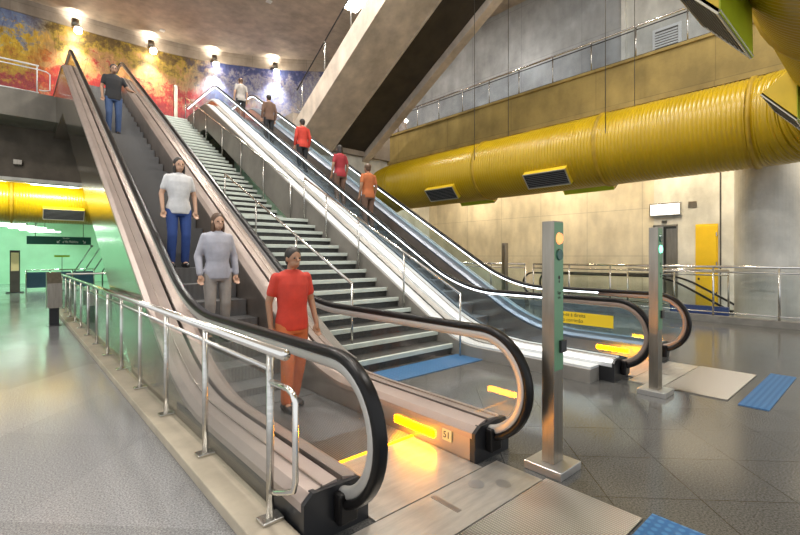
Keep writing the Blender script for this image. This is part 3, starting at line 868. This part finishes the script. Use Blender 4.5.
du2 = thing('air_duct', 'yellow ribbed air duct hanging at the back left above the green hall', 'duct', (-3, 23.4, 3.9))
finish('pipe', duct_mesh([(-5.5, 0, 0), (11, 0, 0)], 0.93, 40, 0.09, 0.004), M['yellow'], du2, True)
bm = bmesh.new(); tube(bm, [(3.0, 0, 0), (3.08, 0, 0)], 0.985, 40); finish('flange', bm, M['flange'], du2, True)
be2 = math.radians(215)
vent(du2, 'v', (4.65, 0.5*math.cos(be2), 0.5*math.sin(be2)), (1, 0, 0), (0, math.cos(be2), math.sin(be2)), 1.35, 0.5, 0.60, M['yellow_side'])
for xx in (-2.0, 3.0, 8.0):
    tb('hanger_rod', [(xx, 0, 0.5), (xx, 0, 2.3)], 0.02, M['hanger'], du2, 6)

# ------------------------------------------------------------------ right lower wall furniture
dn = thing('wall_lightbox', 'white illuminated sign box above the doorway on the right wall', 'sign', (WX, 5.0, 2.9))
bx('frame', (-0.12, 0.0, -0.48, 0.44, 0.0, 0.42), M['steel'], dn, 0.01)
bx('lit_face', (-0.13, -0.115, -0.44, 0.40, 0.04, 0.38), M['lightbox'], dn)
tag(bx('vent_cover', (WX-0.03, WX, 4.12, 4.35, 3.12, 3.32), M['steel_post'], None, 0.005), 'small grey square cover on the wall right of the lit sign box', 'wall plate')
tag(bx('exit_lamp', (WX-0.05, WX, 4.95, 5.1, 2.68, 2.76), M['dark'], None, 0.005), 'tiny dark box between the lit sign and the doorway', 'lamp')
o = thing('door_1', 'dark open doorway', 'door', (WX, 5.0, 0)); struct(o); del o['label']; del o['category']
bm = bmesh.new(); box(bm, -0.03, 0.05, -0.36, -0.32, 0, 2.60); box(bm, -0.03, 0.05, 0.32, 0.36, 0, 2.60); box(bm, -0.03, 0.05, -0.36, 0.36, 2.56, 2.62)
finish('door_frame', bm, M['steel_post'], o)
bx('door_leaf', (0.25, 0.29, -0.32, 0.05, 0, 2.5), M['steel_post'], o)
yd = thing('yellow_door', 'bright yellow metal service door on the right wall', 'door', (WX, 3.86, 0))
bx('frame', (-0.03, 0.0, -0.29, 0.29, 0.0, 2.58), M['door_yellow'], yd)
bx('leaf', (-0.055, -0.02, -0.26, 0.26, 0.02, 2.53), M['door_yellow'], yd, 0.006)
bx('label_plate', (-0.062, -0.054, -0.13, 0.10, 1.10, 1.20), M['ink'], yd)
bx('lock', (-0.075, -0.054, 0.17, 0.22, 0.86, 0.93), M['plastic_black'], yd)
for zz in (2.2, 1.3, 0.4): bx('hinge', (-0.07, -0.05, -0.275, -0.25, zz, zz+0.12), M['steel'], yd)
bm = bmesh.new()
bmesh.ops.create_cone(bm, cap_ends=True, segments=56, radius1=0.66, radius2=0.66, depth=5.85, matrix=Matrix.Translation((13.86, 2.08, 2.925)))
struct(finish('wall_round_column', bm, M['conc_col'], None, False))
lv = thing('louvre_panel', 'white louvred panel at the far right edge beyond the round column', 'louvre', (WX, 1.3, 0))
bx('frame', (-0.03, 0, -0.75, 0.5, 0.5, 3.0), M['white'], lv)
bm = bmesh.new()
for i in range(30): box(bm, -0.07, -0.03, -0.72, 0.47, 0.55+i*0.082, 0.59+i*0.082)
finish('slats', bm, M['white'], lv)
# upper louvred door
ud = thing('upper_door', 'white louvred door on the upper right balcony wall', 'door', (WX, 4.95, 7.12))
bx('frame', (-0.06, 0, -0.42, 0.42, 0, 1.95), M['white'], ud, 0.01)
bx('leaf', (-0.075, -0.055, -0.33, 0.33, 0.03, 1.85), M['dark'], ud)
bm = bmesh.new()
for i in range(20): box(bm, -0.10, -0.07, -0.33, 0.33, 0.10+i*0.086, 0.15+i*0.086)
finish('slats', bm, M['white'], ud)

# low blue barriers by the column
tag(bx('kick_panel', (13.14, 13.24, 2.72, 4.0, 0.0, 0.34), M['blue_panel']), 'dark blue low panel behind the fence, left of the round column', 'panel')
tag(bx('kick_panel', (13.14, 13.24, 0.4, 1.33, 0.0, 0.34), M['blue_panel']), 'dark blue low panel behind the fence, right of the round column', 'panel')

# right fences
def long_fence(label, x, y0, y1, h, curb, posts, glassy):
    t = thing('steel_fence', label, 'fence', (x, y0, 0), 0, 'steel fences on the right')
    L = y1-y0
    if curb: bx('curb', (-0.1, 0.14, -0.05, L+0.05, 0, 0.15), M['curb_grey'], t)
    tb('top_rail', [(0, 0, h), (0, L, h)], 0.03, M['chrome'], t)
    tb('upper_rail', [(0, 0, h-0.13), (0, L, h-0.13)], 0.018, M['steel'], t)
    tb('bottom_rail', [(0, 0, 0.24), (0, L, 0.24)], 0.016, M['steel'], t)
    for i in range(posts):
        yy = L*i/(posts-1)
        tb('post', [(0, yy, 0.1 if curb else 0), (0, yy, h)], 0.024, M['steel'], t)
        if glassy and i < posts-1:
            bm = bmesh.new(); box(bm, -0.005, 0.005, yy+0.05, yy+L/(posts-1)-0.05, 0.28, h-0.17); finish('glass_panel', bm, M['glass_fence'], t)
    return t
M['curb_grey'] = mat('curb_grey', (0.22, 0.205, 0.18), 0.5, 0, 0.2, 4)
long_fence('long steel fence on a grey curb in front of the round column', 12.85, 0.5, 7.9, 1.34, True, 7, True)
long_fence('steel fence behind the far escalator, in front of the beige wall', 12.85, 8.2, 15.2, 1.34, True, 6, True)
long_fence('steel fence at the head of the descending escalator', 14.0, 2.9, 5.4, 1.22, False, 3, False)

# descending escalator beyond the fence
e3 = thing('escalator', 'third escalator behind the right fence, going down, only its dark handrails show', 'escalator', (15.15, 5.0, 0))
def z3(y): return fil(-y, 0.98, -4.5, 0.5, -T30, -2.2, -4.5+3.18/T30, 0.3)
for x in (-0.55, 0.62):
    pth = []
    for i in range(17):
        a = PI/2*3 + PI*i/16
        pth.append((9.0-5.0+0.40*math.cos(a), 0.58+0.40*math.sin(a)))
    for i in range(60):
        y = 9.0-i*0.15
        pth.append((y-5.0, z3(y)))
    bm = bmesh.new(); sweep_yz(bm, pth, round_prof(0.09, 0.06), x); finish('handrail', bm, M['rubber'], e3, True)
    bm = bmesh.new()
    strip(bm, [[(x-0.006, y-5, z3(y)-0.75), (x+0.006, y-5, z3(y)-0.75), (x+0.006, y-5, z3(y)-0.03), (x-0.006, y-5, z3(y)-0.03)] for y in [9-0.3*i for i in range(30)]])
    finish('balustrade_glass', bm, M['glass'], e3)
    bm = bmesh.new()
    strip(bm, [[(x-0.12, y-5, z3(y)-0.98 if y < 5.4 else 0), (x+0.12, y-5, z3(y)-0.98 if y < 5.4 else 0), (x+0.12, y-5, z3(y)-0.72), (x-0.12, y-5, z3(y)-0.72)] for y in [9-0.3*i for i in range(30)]])
    finish('deck', bm, M['deck_grey'], e3)

# ------------------------------------------------------------------ signs & the green hall
sg = thing('hanging_sign', 'long dark green hanging direction sign at the far left', 'sign', (0.55, 25.6, 2.13))
bx('board', (0, 2.35, -0.06, 0.0, 0, 0.36), M['green_sign'], sg)
text('sign_text', 'a Vila Madalena', 0.17, M['ink_white'], (1.27, -0.065, 0.13), (PI/2, 0, 0), sg, 0.002, 'LEFT', 0.55)
text('small_text', 'Sentido', 0.09, M['ink_white'], (1.27, -0.065, 0.29), (PI/2, 0, 0), sg, 0.002, 'LEFT', 0.9)
for xx, sgn in ((1.12, -1), (2.08, 1)):
    bm = bmesh.new()
    tube(bm, [(xx-sgn*0.05, -0.066, 0.19), (xx+sgn*0.05, -0.066, 0.08)], 0.014, 6)
    tube(bm, [(xx+sgn*0.05, -0.066, 0.16), (xx+sgn*0.05, -0.066, 0.08), (xx-sgn*0.03, -0.066, 0.08)], 0.014, 6)
    finish('arrow', bm, M['ink_white'], sg)
for xx in (0.3, 2.05): tb('hanger', [(xx, -0.03, 0.36), (xx, -0.03, 4.05)], 0.012, M['hanger'], sg, 6)
s2 = thing('hanging_sign', 'small green sign behind the glass of the far escalator', 'sign', (12.6, 15.3, 2.45))
bx('board', (-1.3, 0.4, -0.05, 0.0, 0, 0.36), M['green_sign'], s2)
bx('edge_strip', (-1.3, 0.4, -0.055, 0.0, 0.36, 0.40), M['white'], s2)
text('sign_text', '1', 0.24, M['ink_white'], (-0.92, -0.052, 0.17), (PI/2, 0, 0), s2, 0.002, 'CENTER')
bm = bmesh.new()
bmesh.ops.create_circle(bm, cap_ends=True, segments=4, radius=0.13, matrix=Matrix.Translation((-0.55, -0.055, 0.17)) @ Matrix.Rotation(PI/2, 4, 'X'))
finish('emblem', bm, M['ink_white'], s2)
for xx in (-1.0, 0.1): tb('bracket', [(xx, -0.02, 0.2), (xx, 0.5, 0.2)], 0.02, M['hanger'], s2, 6)

# slatted lime soffit and tubes of the hall
struct(bx('ceiling_hall', (0.5, 8.0, 26.5, 33.4, 3.75, 3.85), M['lime_ceiling']))
for i in range(5):
    y = 25.2+i*1.7
    tl = thing('tube_light', ['nearest', 'second', 'middle', 'fourth', 'farthest'][i]+' white fluorescent tube above the green hall at the far left', 'lamp', (-0.2+i*0.42, y, 2.95+0.0*i), 0, 'fluorescent tubes in the green hall')
    bx('housing', (-0.75, 0.75, -0.07, 0.07, 0.05, 0.11), M['white'], tl)
    bx('tube', (-0.7, 0.7, -0.04, 0.04, 0.0, 0.05), M['tube'], tl)
    tb('hanger', [(0, 0, 0.1), (0, 0, 3.2)], 0.01, M['hanger'], tl, 6)
tl = thing('tube_light', 'white fluorescent lamp at the left edge of the green hall', 'lamp', (-0.9, 26.5, 2.4), 0, 'fluorescent tubes in the green hall')
bx('housing', (-0.6, 0.35, -0.09, 0.09, 0.05, 0.12), M['white'], tl); bx('tube', (-0.55, 0.3, -0.06, 0.06, 0.0, 0.05), M['tube'], tl)
tb('hanger', [(0, 0, 0.1), (0, 0, 3.7)], 0.01, M['hanger'], tl, 6)
tb_ = thing('info_totem', 'slim dark information totem at the far left', 'totem', (0.16, 25.4, 0))
bx('body', (-0.17, 0.17, -0.1, 0.1, 0.0, 1.85), M['dark'], tb_, 0.01)
bx('poster', (-0.13, 0.13, -0.112, -0.1, 0.95, 1.75), M['sticker_pale'], tb_)
bx('foot', (-0.3, 0.3, -0.2, 0.2, 0, 0.05), M['plastic_black'], tb_)
lb = thing('low_barrier', 'low blue panelled barrier in the green hall', 'barrier', (0.55, 26.6, 0))
bx('panel', (0, 2.6, -0.03, 0.03, 0.12, 0.85), M['bluegrey'], lb)
for i in range(4): tb('post', [(i*0.86, -0.04, 0), (i*0.86, -0.04, 0.95)], 0.03, M['steel'], lb)
tb('top_rail', [(0, -0.04, 0.95), (2.6, -0.04, 0.95)], 0.03, M['chrome'], lb)
hw = ['first', 'second', 'third', 'fourth', 'fifth']
for i in range(5):
    x0 = 2.55+i*0.42
    d = thing('sloping_strut', hw[i]+' from the left of the dark sloping struts below the green sign', 'strut', (x0, 29.0, 0.75), 0, 'sloping struts in the green hall')
    tb('shaft', [(0, 0, -0.75), (0, 0, 0), (0.75, 0, 1.35)], 0.035, M['dark'], d, 8)
    tb('cap', [(0.75, 0, 1.35), (0.80, 0, 1.44)], 0.07, M['dark'], d, 8)
ar = thing('green_arrow_board', 'small green arrow board below the long green sign', 'sign', (1.9, 27.0, 1.55))
bx('board', (-0.3, 0.3, -0.03, 0, 0, 0.09), M['lime'], ar); tb('stem', [(0, 0, -1.55), (0, 0, 0.02)], 0.015, M['hanger'], ar, 8)

# turnstile barrier seen on the left edge
ts = thing('ticket_barrier', 'grey ticket barrier cabinet at the left edge of the green hall', 'barrier', (-0.95, 24.6, 0))
bx('body', (-0.5, 0.55, -0.2, 0.2, 0, 0.95), M['steel_post'], ts, 0.02); bx('top', (-0.5, 0.55, -0.22, 0.22, 0.95, 1.0), M['plastic_black'], ts)

# ------------------------------------------------------------------ mural spotlights
def add_light(kind, name, loc, energy, col, size=0.5, target=None, spot=None, blend=0.6, size_y=None):
    d = bpy.data.lights.new(name, kind); d.energy = energy; d.color = col
    if kind == 'AREA':
        d.size = size
        if size_y: d.shape = 'RECTANGLE'; d.size_y = size_y
    else: d.shadow_soft_size = size
    if kind == 'SPOT': d.spot_size = spot; d.spot_blend = blend
    o = bpy.data.objects.new(name, d); COL.objects.link(o); o.location = loc
    if target is not None:
        o.rotation_euler = (Vector(target)-Vector(loc)).to_track_quat('-Z', 'Y').to_euler()
    return o
mural_pos = [(2.1, 23.42), (4.99, 23.4), (7.75, 22.95), (10.45, 21.75)]
nmz = ['leftmost of the four mural spotlights', 'second mural spotlight from the left', 'third mural spotlight from the left, above the far escalator', 'rightmost of the four mural spotlights']
for (x, y), lab in zip(mural_pos, nmz):
    t = thing('wall_spotlight', lab, 'lamp', (x, y, 11.55), 0, 'mural spotlights')
    bx('bracket', (-0.04, 0.04, 0.0, 0.55, 0.02, 0.08), M['plastic_black'], t)
    bm = bmesh.new(); tube(bm, [(0, -0.05, -0.12), (0, -0.05, 0.20)], 0.14, 16); finish('housing', bm, M['steel_post'], t, True)
    bm = bmesh.new(); bmesh.ops.create_uvsphere(bm, u_segments=12, v_segments=8, radius=0.15, matrix=Matrix.Translation((0.1, 0.0, -0.22)))
    finish('bulb', bm, M['lamp_hot'], t, True)
    cool = (1, 0.86, 0.62) if x < 6 else (0.88, 0.92, 1.0)
    add_light('SPOT', 'mural_beam', (x, y-0.15, 11.3), 700, cool, 0.12, (x+0.15, y+0.9, 8.6), 1.35, 0.9)
    add_light('SPOT', 'mural_uplight', (x, y-0.05, 11.78), 100, (1, 0.92, 0.8), 0.1, (x, y+0.35, 12.15), 2.0, 1.0)

tag(bx('ceiling_box', (5.25, 5.45, 22.75, 22.95, CE-0.05, CE), M['white'], None, 0.01), 'small white box on the ceiling between the two left mural spotlights and the far escalator', 'ceiling box')
tag(bx('ceiling_box', (7.95, 8.17, 17.2, 17.4, CE-0.05, CE), M['white'], None, 0.01), 'small white box on the ceiling at the top edge, above the rightmost mural spotlight', 'ceiling box')
sp = thing('steel_pillar', 'short steel pillar at the top of the stairs in front of the red mural', 'post', (5.12, 19.75, UP))
bx('column', (-0.07, 0.07, -0.05, 0.05, 0, 1.45), M['steel_post'], sp, 0.005); bx('base', (-0.11, 0.11, -0.09, 0.09, 0, 0.03), M['steel'], sp)
# ------------------------------------------------------------------ people
def chain(bm, pts, rads, n=10):
    for p, r in zip(pts, rads):
        bmesh.ops.create_icosphere(bm, subdivisions=2, radius=r, matrix=Matrix.Translation(p))
    for (a, b), (ra, rb) in zip(zip(pts, pts[1:]), zip(rads, rads[1:])):
        tube(bm, [a, b], ra, n, True, lambda i, ra=ra, rb=rb: (ra, rb)[i])
def ell(bm, c, r, sub=3):
    bmesh.ops.create_icosphere(bm, subdivisions=sub, radius=1.0, matrix=Matrix.Translation(c) @ Matrix.Diagonal((r[0], r[1], r[2], 1)))
def loft(bm, rings, n=20):
    rs = [[bm.verts.new((c[0]+rx*math.cos(2*PI*k/n), c[1]+ry*math.sin(2*PI*k/n), c[2])) for k in range(n)] for c, rx, ry in rings]
    for a, b in zip(rs, rs[1:]):
        for k in range(n): bm.faces.new((a[k], a[(k+1) % n], b[(k+1) % n], b[k]))
    bm.faces.new(rs[0]); bm.faces.new(rs[-1])
def fuse(name, bm, m, parent, vox=0.008, smooth_it=3):
    o = finish(name, bm, m)
    md = o.modifiers.new('r', 'REMESH'); md.mode = 'VOXEL'; md.voxel_size = vox
    ms = o.modifiers.new('s', 'SMOOTH'); ms.iterations = smooth_it; ms.factor = 0.5
    bpy.context.view_layer.update()
    me = bpy.data.meshes.new_from_object(o.evaluated_get(bpy.context.evaluated_depsgraph_get()))
    for p in me.polygons: p.use_smooth = True
    bpy.data.objects.remove(o)
    q = bpy.data.objects.new(name, me); COL.objects.link(q)
    if not me.materials: me.materials.append(m)
    q.parent = parent; return q
def V(*a): return Vector(a)

def person(label, x, y, z, face, H, shirt, trousers, hair, skin, long_hair=False, hold=0, stride=0.0, rise=0.0, long_sleeve=False, bag=None, female=False, vest=None):
    s = H/1.7
    t = thing('person', label, 'person', (x, y, z), face, 'people on the escalators')
    K = Matrix.Scale(s, 4)
    hipw = 0.095; shw = 0.165 if female else 0.185
    # joints, facing +Y
    feet = {}
    for sd in (-1, 1):
        fy = stride*sd; fzv = rise if sd > 0 else 0.0
        hip = V(sd*hipw, 0, 0.90); ank = V(sd*0.10, fy-0.03, 0.08+fzv)
        mid = (hip+ank)/2; kn = V(mid.x, mid.y+0.05+0.35*fzv+abs(stride)*0.12, mid.z+0.02)
        feet[sd] = (hip, kn, ank)
    arms = {}
    for sd in (-1, 1):
        sh = V(sd*(shw-0.012), -0.01, 1.385)
        if hold == sd or hold == 2:
            el = V(sd*0.30, 0.02, 1.16); wr = V(sd*0.36, 0.24, 1.06); hd = V(0.08*sd, 0.99, -0.12).normalized()
        else:
            sw = -stride*sd*0.6
            el = V(sd*0.235, -0.03+sw*0.4, 1.13); wr = V(sd*0.235, 0.05+sw, 0.89); hd = V(0, 0.18, -1).normalized()
        arms[sd] = (sh, el, wr, hd)
    neck = V(0, 0.0, 1.47); head = V(0, 0.035, 1.585)
    def torso(bm, g):
        loft(bm, [((0, 0, 0.84), 0.155+g, 0.105+g), ((0, 0, 0.93), 0.165+g, 0.115+g), ((0, 0.01, 1.06), (0.125 if female else 0.14)+g, 0.095+g), ((0, 0.01, 1.20), 0.15+g, 0.11+g), ((0, 0, 1.32), 0.165+g, 0.115+g), ((0, -0.01, 1.40), 0.165+g, 0.095+g), ((0, -0.01, 1.445), 0.10+g, 0.07+g), ((0, 0, 1.465), 0.055+g, 0.05+g)])
    bm = bmesh.new()
    torso(bm, 0)
    for sd in (-1, 1):
        hip, kn, ank = feet[sd]
        chain(bm, [hip, kn, ank], [0.082, 0.052, 0.036])
        chain(bm, [ank, ank+V(0, 0.07, -0.035), ank+V(0, 0.15, -0.05)], [0.036, 0.035, 0.025])
        ell(bm, ank+V(0, -0.035, -0.045), (0.034, 0.04, 0.034), 2)
        sh, el, wr, hd = arms[sd]
        chain(bm, [sh, el, wr], [0.052, 0.038, 0.026])
        side = hd.cross(V(0, 0, 1) if abs(hd.z) < 0.8 else V(0, 1, 0)).normalized()
        nrm = side.cross(hd).normalized()
        pc = wr+hd*0.05
        chain(bm, [wr, pc], [0.024, 0.026]); 
        for fi, ln in enumerate((0.068, 0.078, 0.073, 0.055)):
            b0 = pc+side*(fi-1.5)*0.021+hd*0.018
            curl = -nrm if nrm.z > 0 else nrm
            if hold == sd or hold == 2: cu = V(0, 0, -1)
            else: cu = V(0, 1, 0)
            chain(bm, [b0, b0+hd*ln*0.5, b0+hd*ln*0.85+cu*ln*0.32], [0.0095, 0.009, 0.0075], 6)
        tbase = wr+hd*0.02+side*0.022*(1 if side.dot(V(-sd, 0.5, 0)) > 0 else -1)
        td = side*(1 if side.dot(V(-sd, 0.5, 0)) > 0 else -1)
        chain(bm, [tbase, tbase+td*0.02+hd*0.025, tbase+td*0.025+hd*0.055], [0.012, 0.011, 0.008], 6)
    chain(bm, [neck-V(0, 0, 0.04), neck, head-V(0, 0.02, 0.04)], [0.055, 0.05, 0.052])
    ell(bm, head+V(0, -0.005, 0.02), (0.074, 0.092, 0.095)); ell(bm, head+V(0, 0.025, -0.045), (0.055, 0.06, 0.062), 2)
    chain(bm, [head+V(0, 0.085, 0.01), head+V(0, 0.105, -0.022)], [0.009, 0.014], 6)
    ell(bm, head+V(0, 0.083, -0.058), (0.022, 0.008, 0.006), 2); ell(bm, head+V(0, 0.081, -0.067), (0.019, 0.008, 0.006), 2)
    for sd in (-1, 1): ell(bm, head+V(sd*0.075, -0.005, -0.005), (0.010, 0.02, 0.03), 2)
    bmesh.ops.transform(bm, matrix=K, verts=bm.verts[:])
    fuse('body', bm, skin, t, 0.0065)
    # shirt
    bm = bmesh.new()
    loft(bm, [((0, 0, 0.83), 0.18, 0.128), ((0, 0, 0.93), 0.182, 0.132), ((0, 0.01, 1.06), (0.146 if female else 0.162), 0.118), ((0, 0.01, 1.20), 0.17, 0.13), ((0, 0, 1.32), 0.183, 0.132), ((0, -0.01, 1.41), 0.178, 0.112), ((0, -0.01, 1.45), 0.115, 0.085), ((0, 0, 1.472), 0.066, 0.062)])
    for sd in (-1, 1):
        sh, el, wr, hd = arms[sd]
        if long_sleeve: chain(bm, [sh, el, wr.lerp(el, 0.06)], [0.060, 0.052, 0.040])
        else: chain(bm, [sh, sh.lerp(el, 0.62)], [0.060, 0.055])
    bmesh.ops.transform(bm, matrix=K, verts=bm.verts[:])
    fuse('shirt', bm, shirt, t, 0.012, 4)
    # trousers
    bm = bmesh.new()
    loft(bm, [((0, 0, 0.80), 0.165, 0.112), ((0, 0, 0.87), 0.178, 0.125), ((0, 0, 0.95), 0.170, 0.122)])
    for sd in (-1, 1):
        hip, kn, ank = feet[sd]
        chain(bm, [hip-V(0, 0, 0.02), kn, ank+V(0, 0, 0.03)], [0.096, 0.072, 0.060])
    bmesh.ops.transform(bm, matrix=K, verts=bm.verts[:])
    fuse('trousers', bm, trousers, t, 0.012, 4)
    for sd in (-1, 1):
        ank = feet[sd][2]
        bm = bmesh.new()
        chain(bm, [ank+V(0, -0.05, -0.04), ank+V(0, 0.05, -0.042), ank+V(0, 0.15, -0.048)], [0.044, 0.045, 0.036])
        ell(bm, ank, (0.046, 0.052, 0.05), 2)
        for v in bm.verts: v.co.z = max(v.co.z, ank.z-0.078)
        bmesh.ops.transform(bm, matrix=K, verts=bm.verts[:])
        fuse('shoe', bm, M['plastic_black'], t, 0.01, 2)
    # hair
    bm = bmesh.new(); ell(bm, head+V(0, -0.018, 0.035), (0.083, 0.098, 0.096))
    if long_hair:
        ell(bm, head+V(0, -0.06, -0.06), (0.078, 0.055, 0.14))
        for sd in (-1, 1): ell(bm, head+V(sd*0.062, -0.01, -0.07), (0.024, 0.045, 0.11), 2)
    else: ell(bm, head+V(0, -0.05, -0.02), (0.07, 0.055, 0.07), 2)
    bmesh.ops.transform(bm, matrix=K, verts=bm.verts[:])
    fuse('hair', bm, hair, t, 0.01, 2)
    for sd in (-1, 1):
        bm = bmesh.new(); bmesh.ops.create_uvsphere(bm, u_segments=10, v_segments=8, radius=0.009, matrix=Matrix.Translation((head+V(sd*0.03, 0.079, 0.005))*s))
        finish('eye', bm, M['ink'], t, True)
    if bag:
        bm = bmesh.new(); box(bm, -0.15, 0.15, -0.30, -0.13, 0.98, 1.38, 0.04); bmesh.ops.transform(bm, matrix=K, verts=bm.verts[:])
        o = finish('backpack', bm, bag, None); o.parent = t
        tag(o, 'backpack', 'bag'); del o['label']; del o['category']
    return t
def cloth(n, c): return mat(n, c, 0.8, 0, 0.12, 8, 0.1, 120)
skinA = mat('skin_light', (0.55, 0.33, 0.22), 0.5, 0, 0.04); skinB = mat('skin_tan', (0.36, 0.20, 0.12), 0.5, 0, 0.04)
hairA = mat('hair_dark', (0.02, 0.014, 0.01), 0.5, 0, 0.2); hairB = mat('hair_brown', (0.09, 0.045, 0.02), 0.5, 0, 0.2)
jeans = cloth('denim_blue', (0.05, 0.09, 0.20)); jeans2 = cloth('denim_deep_blue', (0.03, 0.07, 0.25)); black = cloth('cloth_black', (0.02, 0.02, 0.022))
white = cloth('cloth_white', (0.62, 0.62, 0.62)); grey = cloth('cloth_lilac_grey', (0.42, 0.42, 0.47)); red = cloth('cloth_red', (0.55, 0.05, 0.03))
orange = cloth('cloth_rust', (0.50, 0.15, 0.05)); brown = cloth('cloth_brown', (0.16, 0.09, 0.06)); maroon = cloth('cloth_maroon', (0.35, 0.03, 0.04)); beige = cloth('cloth_stone', (0.34, 0.31, 0.28))
def stz(y):
    i = round((y-0)/0.4); return z_step(y)
def on_step(yc, y):
    k = round((y-(yc+1.25))/0.4); yy = yc+1.25+k*0.4
    return yy, z_step(yy)
DOWN = PI
yy, zz = on_step(2.22, 12.9); person('person in a black top and blue jeans near the top of the near escalator', 1.95, yy, zz+0.002, DOWN, 1.76, black, jeans, hairA, skinB, False, -1)
yy, zz = on_step(2.22, 7.6); person('person in a white shirt and deep blue trousers, midway down the near escalator', 1.98, yy, zz+0.002, DOWN, 1.72, white, jeans2, hairA, skinA, True, 0, female=True)
yy, zz = on_step(2.22, 5.95); person('person in pale grey clothes low on the near escalator, behind the one in red', 2.02, yy, zz+0.002, DOWN, 1.66, grey, beige, hairB, skinA, True, 0, long_sleeve=True, female=True)
person('person in a red top and rust trousers at the foot of the near escalator', 2.22, 4.22, 0.006, DOWN, 1.68, red, orange, hairA, skinB, False, 0, 0.10)
yy, zz = on_step(2.44, 16.6); person('person in stone grey clothes at the top of the far escalator', 6.55, yy, zz+0.002, 0, 1.72, beige, black, hairB, skinA, False, 0)
yy, zz = on_step(2.44, 14.6); person('person in a brown jacket high on the far escalator', 6.75, yy, zz+0.002, 0, 1.74, brown, black, hairA, skinA, False, 0, long_sleeve=True)
yy, zz = on_step(2.44, 12.0); person('person in a red jacket midway up the far escalator', 6.72, yy, zz+0.002, 0, 1.72, red, black, hairA, skinA, False, 0, long_sleeve=True)
yy, zz = on_step(2.44, 9.9); person('person in a maroon top lower on the far escalator', 6.75, yy, zz+0.002, 0, 1.70, maroon, brown, hairA, skinB, True, 0, female=True)
yy, zz = on_step(2.44, 8.8); person('person in a rust top, lowest on the far escalator', 6.8, yy, zz+0.002, 0, 1.70, orange, brown, hairB, skinB, False, 0)

# ------------------------------------------------------------------ lights
W = bpy.data.worlds.new('World'); S.world = W; W.use_nodes = True
bg = W.node_tree.nodes['Background']; bg.inputs[0].default_value = (0.92, 0.96, 1.0, 1); bg.inputs[1].default_value = 0.9
for (x, y, e) in ((3.5, 3, 420), (6.0, 9, 480), (6.0, 15, 420), (8.5, 6, 420), (10.5, 13, 240), (-4, 4, 420), (-4, 12, 420), (9, 0, 340)):
    add_light('AREA', 'ceiling_fill', (x, y, CE-0.05), e, (1.0, 0.95, 0.88), 1.2, (x, y, 0), size_y=1.2)  # unseen area lights added to brighten the hall, no fixtures modelled
for y in (0.5, 4.5, 8.5, 12.5):
    add_light('AREA', 'cove_light', (14.6, y, 5.75), 170, (1.0, 0.84, 0.58), 0.3, (15.6, y, 2.0), size_y=2.5)
for (x, y) in ((-6, 27), (-2.5, 27), (1.5, 28.5), (5, 28.5), (-3, 31)):
    add_light('AREA', 'hall_light', (x, y, 3.7 if x > 0.5 else 6.0), 200, (0.50, 1.0, 0.66), 0.4, (x, y+0.4, 0), size_y=2.4)
for xx, lab in ((-1.0, 'left strip lamp under the dark beam, in front of the back yellow duct'), (1.3, 'right strip lamp under the dark beam, in front of the back yellow duct')):
    t = thing('strip_lamp', lab, 'lamp', (xx, 21.3, 4.25), 0, 'strip lamps under the dark beam')
    bx('housing', (-0.75, 0.75, -0.05, 0.05, 0.03, 0.08), M['white'], t); bx('tube', (-0.72, 0.72, -0.035, 0.035, 0.0, 0.03), M['tube'], t)
    l = add_light('AREA', 'strip_light', (xx, 21.5, 4.2), 55, (1.0, 0.97, 0.80), 0.08, (xx, 23.4, 3.7), size_y=0.08); l.data.size = 1.6
fx_ = bx('wall_fixture', (0.08, 0.34, 21.05, 21.2, 4.9, 5.1), M['steel_post'], None, 0.02)
tag(fx_, 'small square grey fixture on the dark beam at the left', 'fixture')

# ------------------------------------------------------------------ camera
cd = bpy.data.cameras.new('camera'); cam = bpy.data.objects.new('camera', cd); COL.objects.link(cam)
cd.sensor_width = 36.0; cd.lens = 440/800*36.0; cd.shift_y = -11.5/800
cd.clip_start = 0.05
cam.location = (0, 0, 1.6)
cam.rotation_euler = (PI/2, 0, -math.atan2(390, 440))
S.camera = cam
S.view_settings.view_transform = 'Standard'; S.view_settings.look = 'None'; S.view_settings.gamma = 1.0
S.view_settings.use_curve_mapping = False
S.view_settings.exposure = 0.36
S.cycles.use_denoising = True
S.cycles.max_bounces = 8; S.cycles.transparent_max_bounces = 24
S.cycles.caustics_reflective = False; S.cycles.caustics_refractive = False
S.cycles.sample_clamp_indirect = 6.0
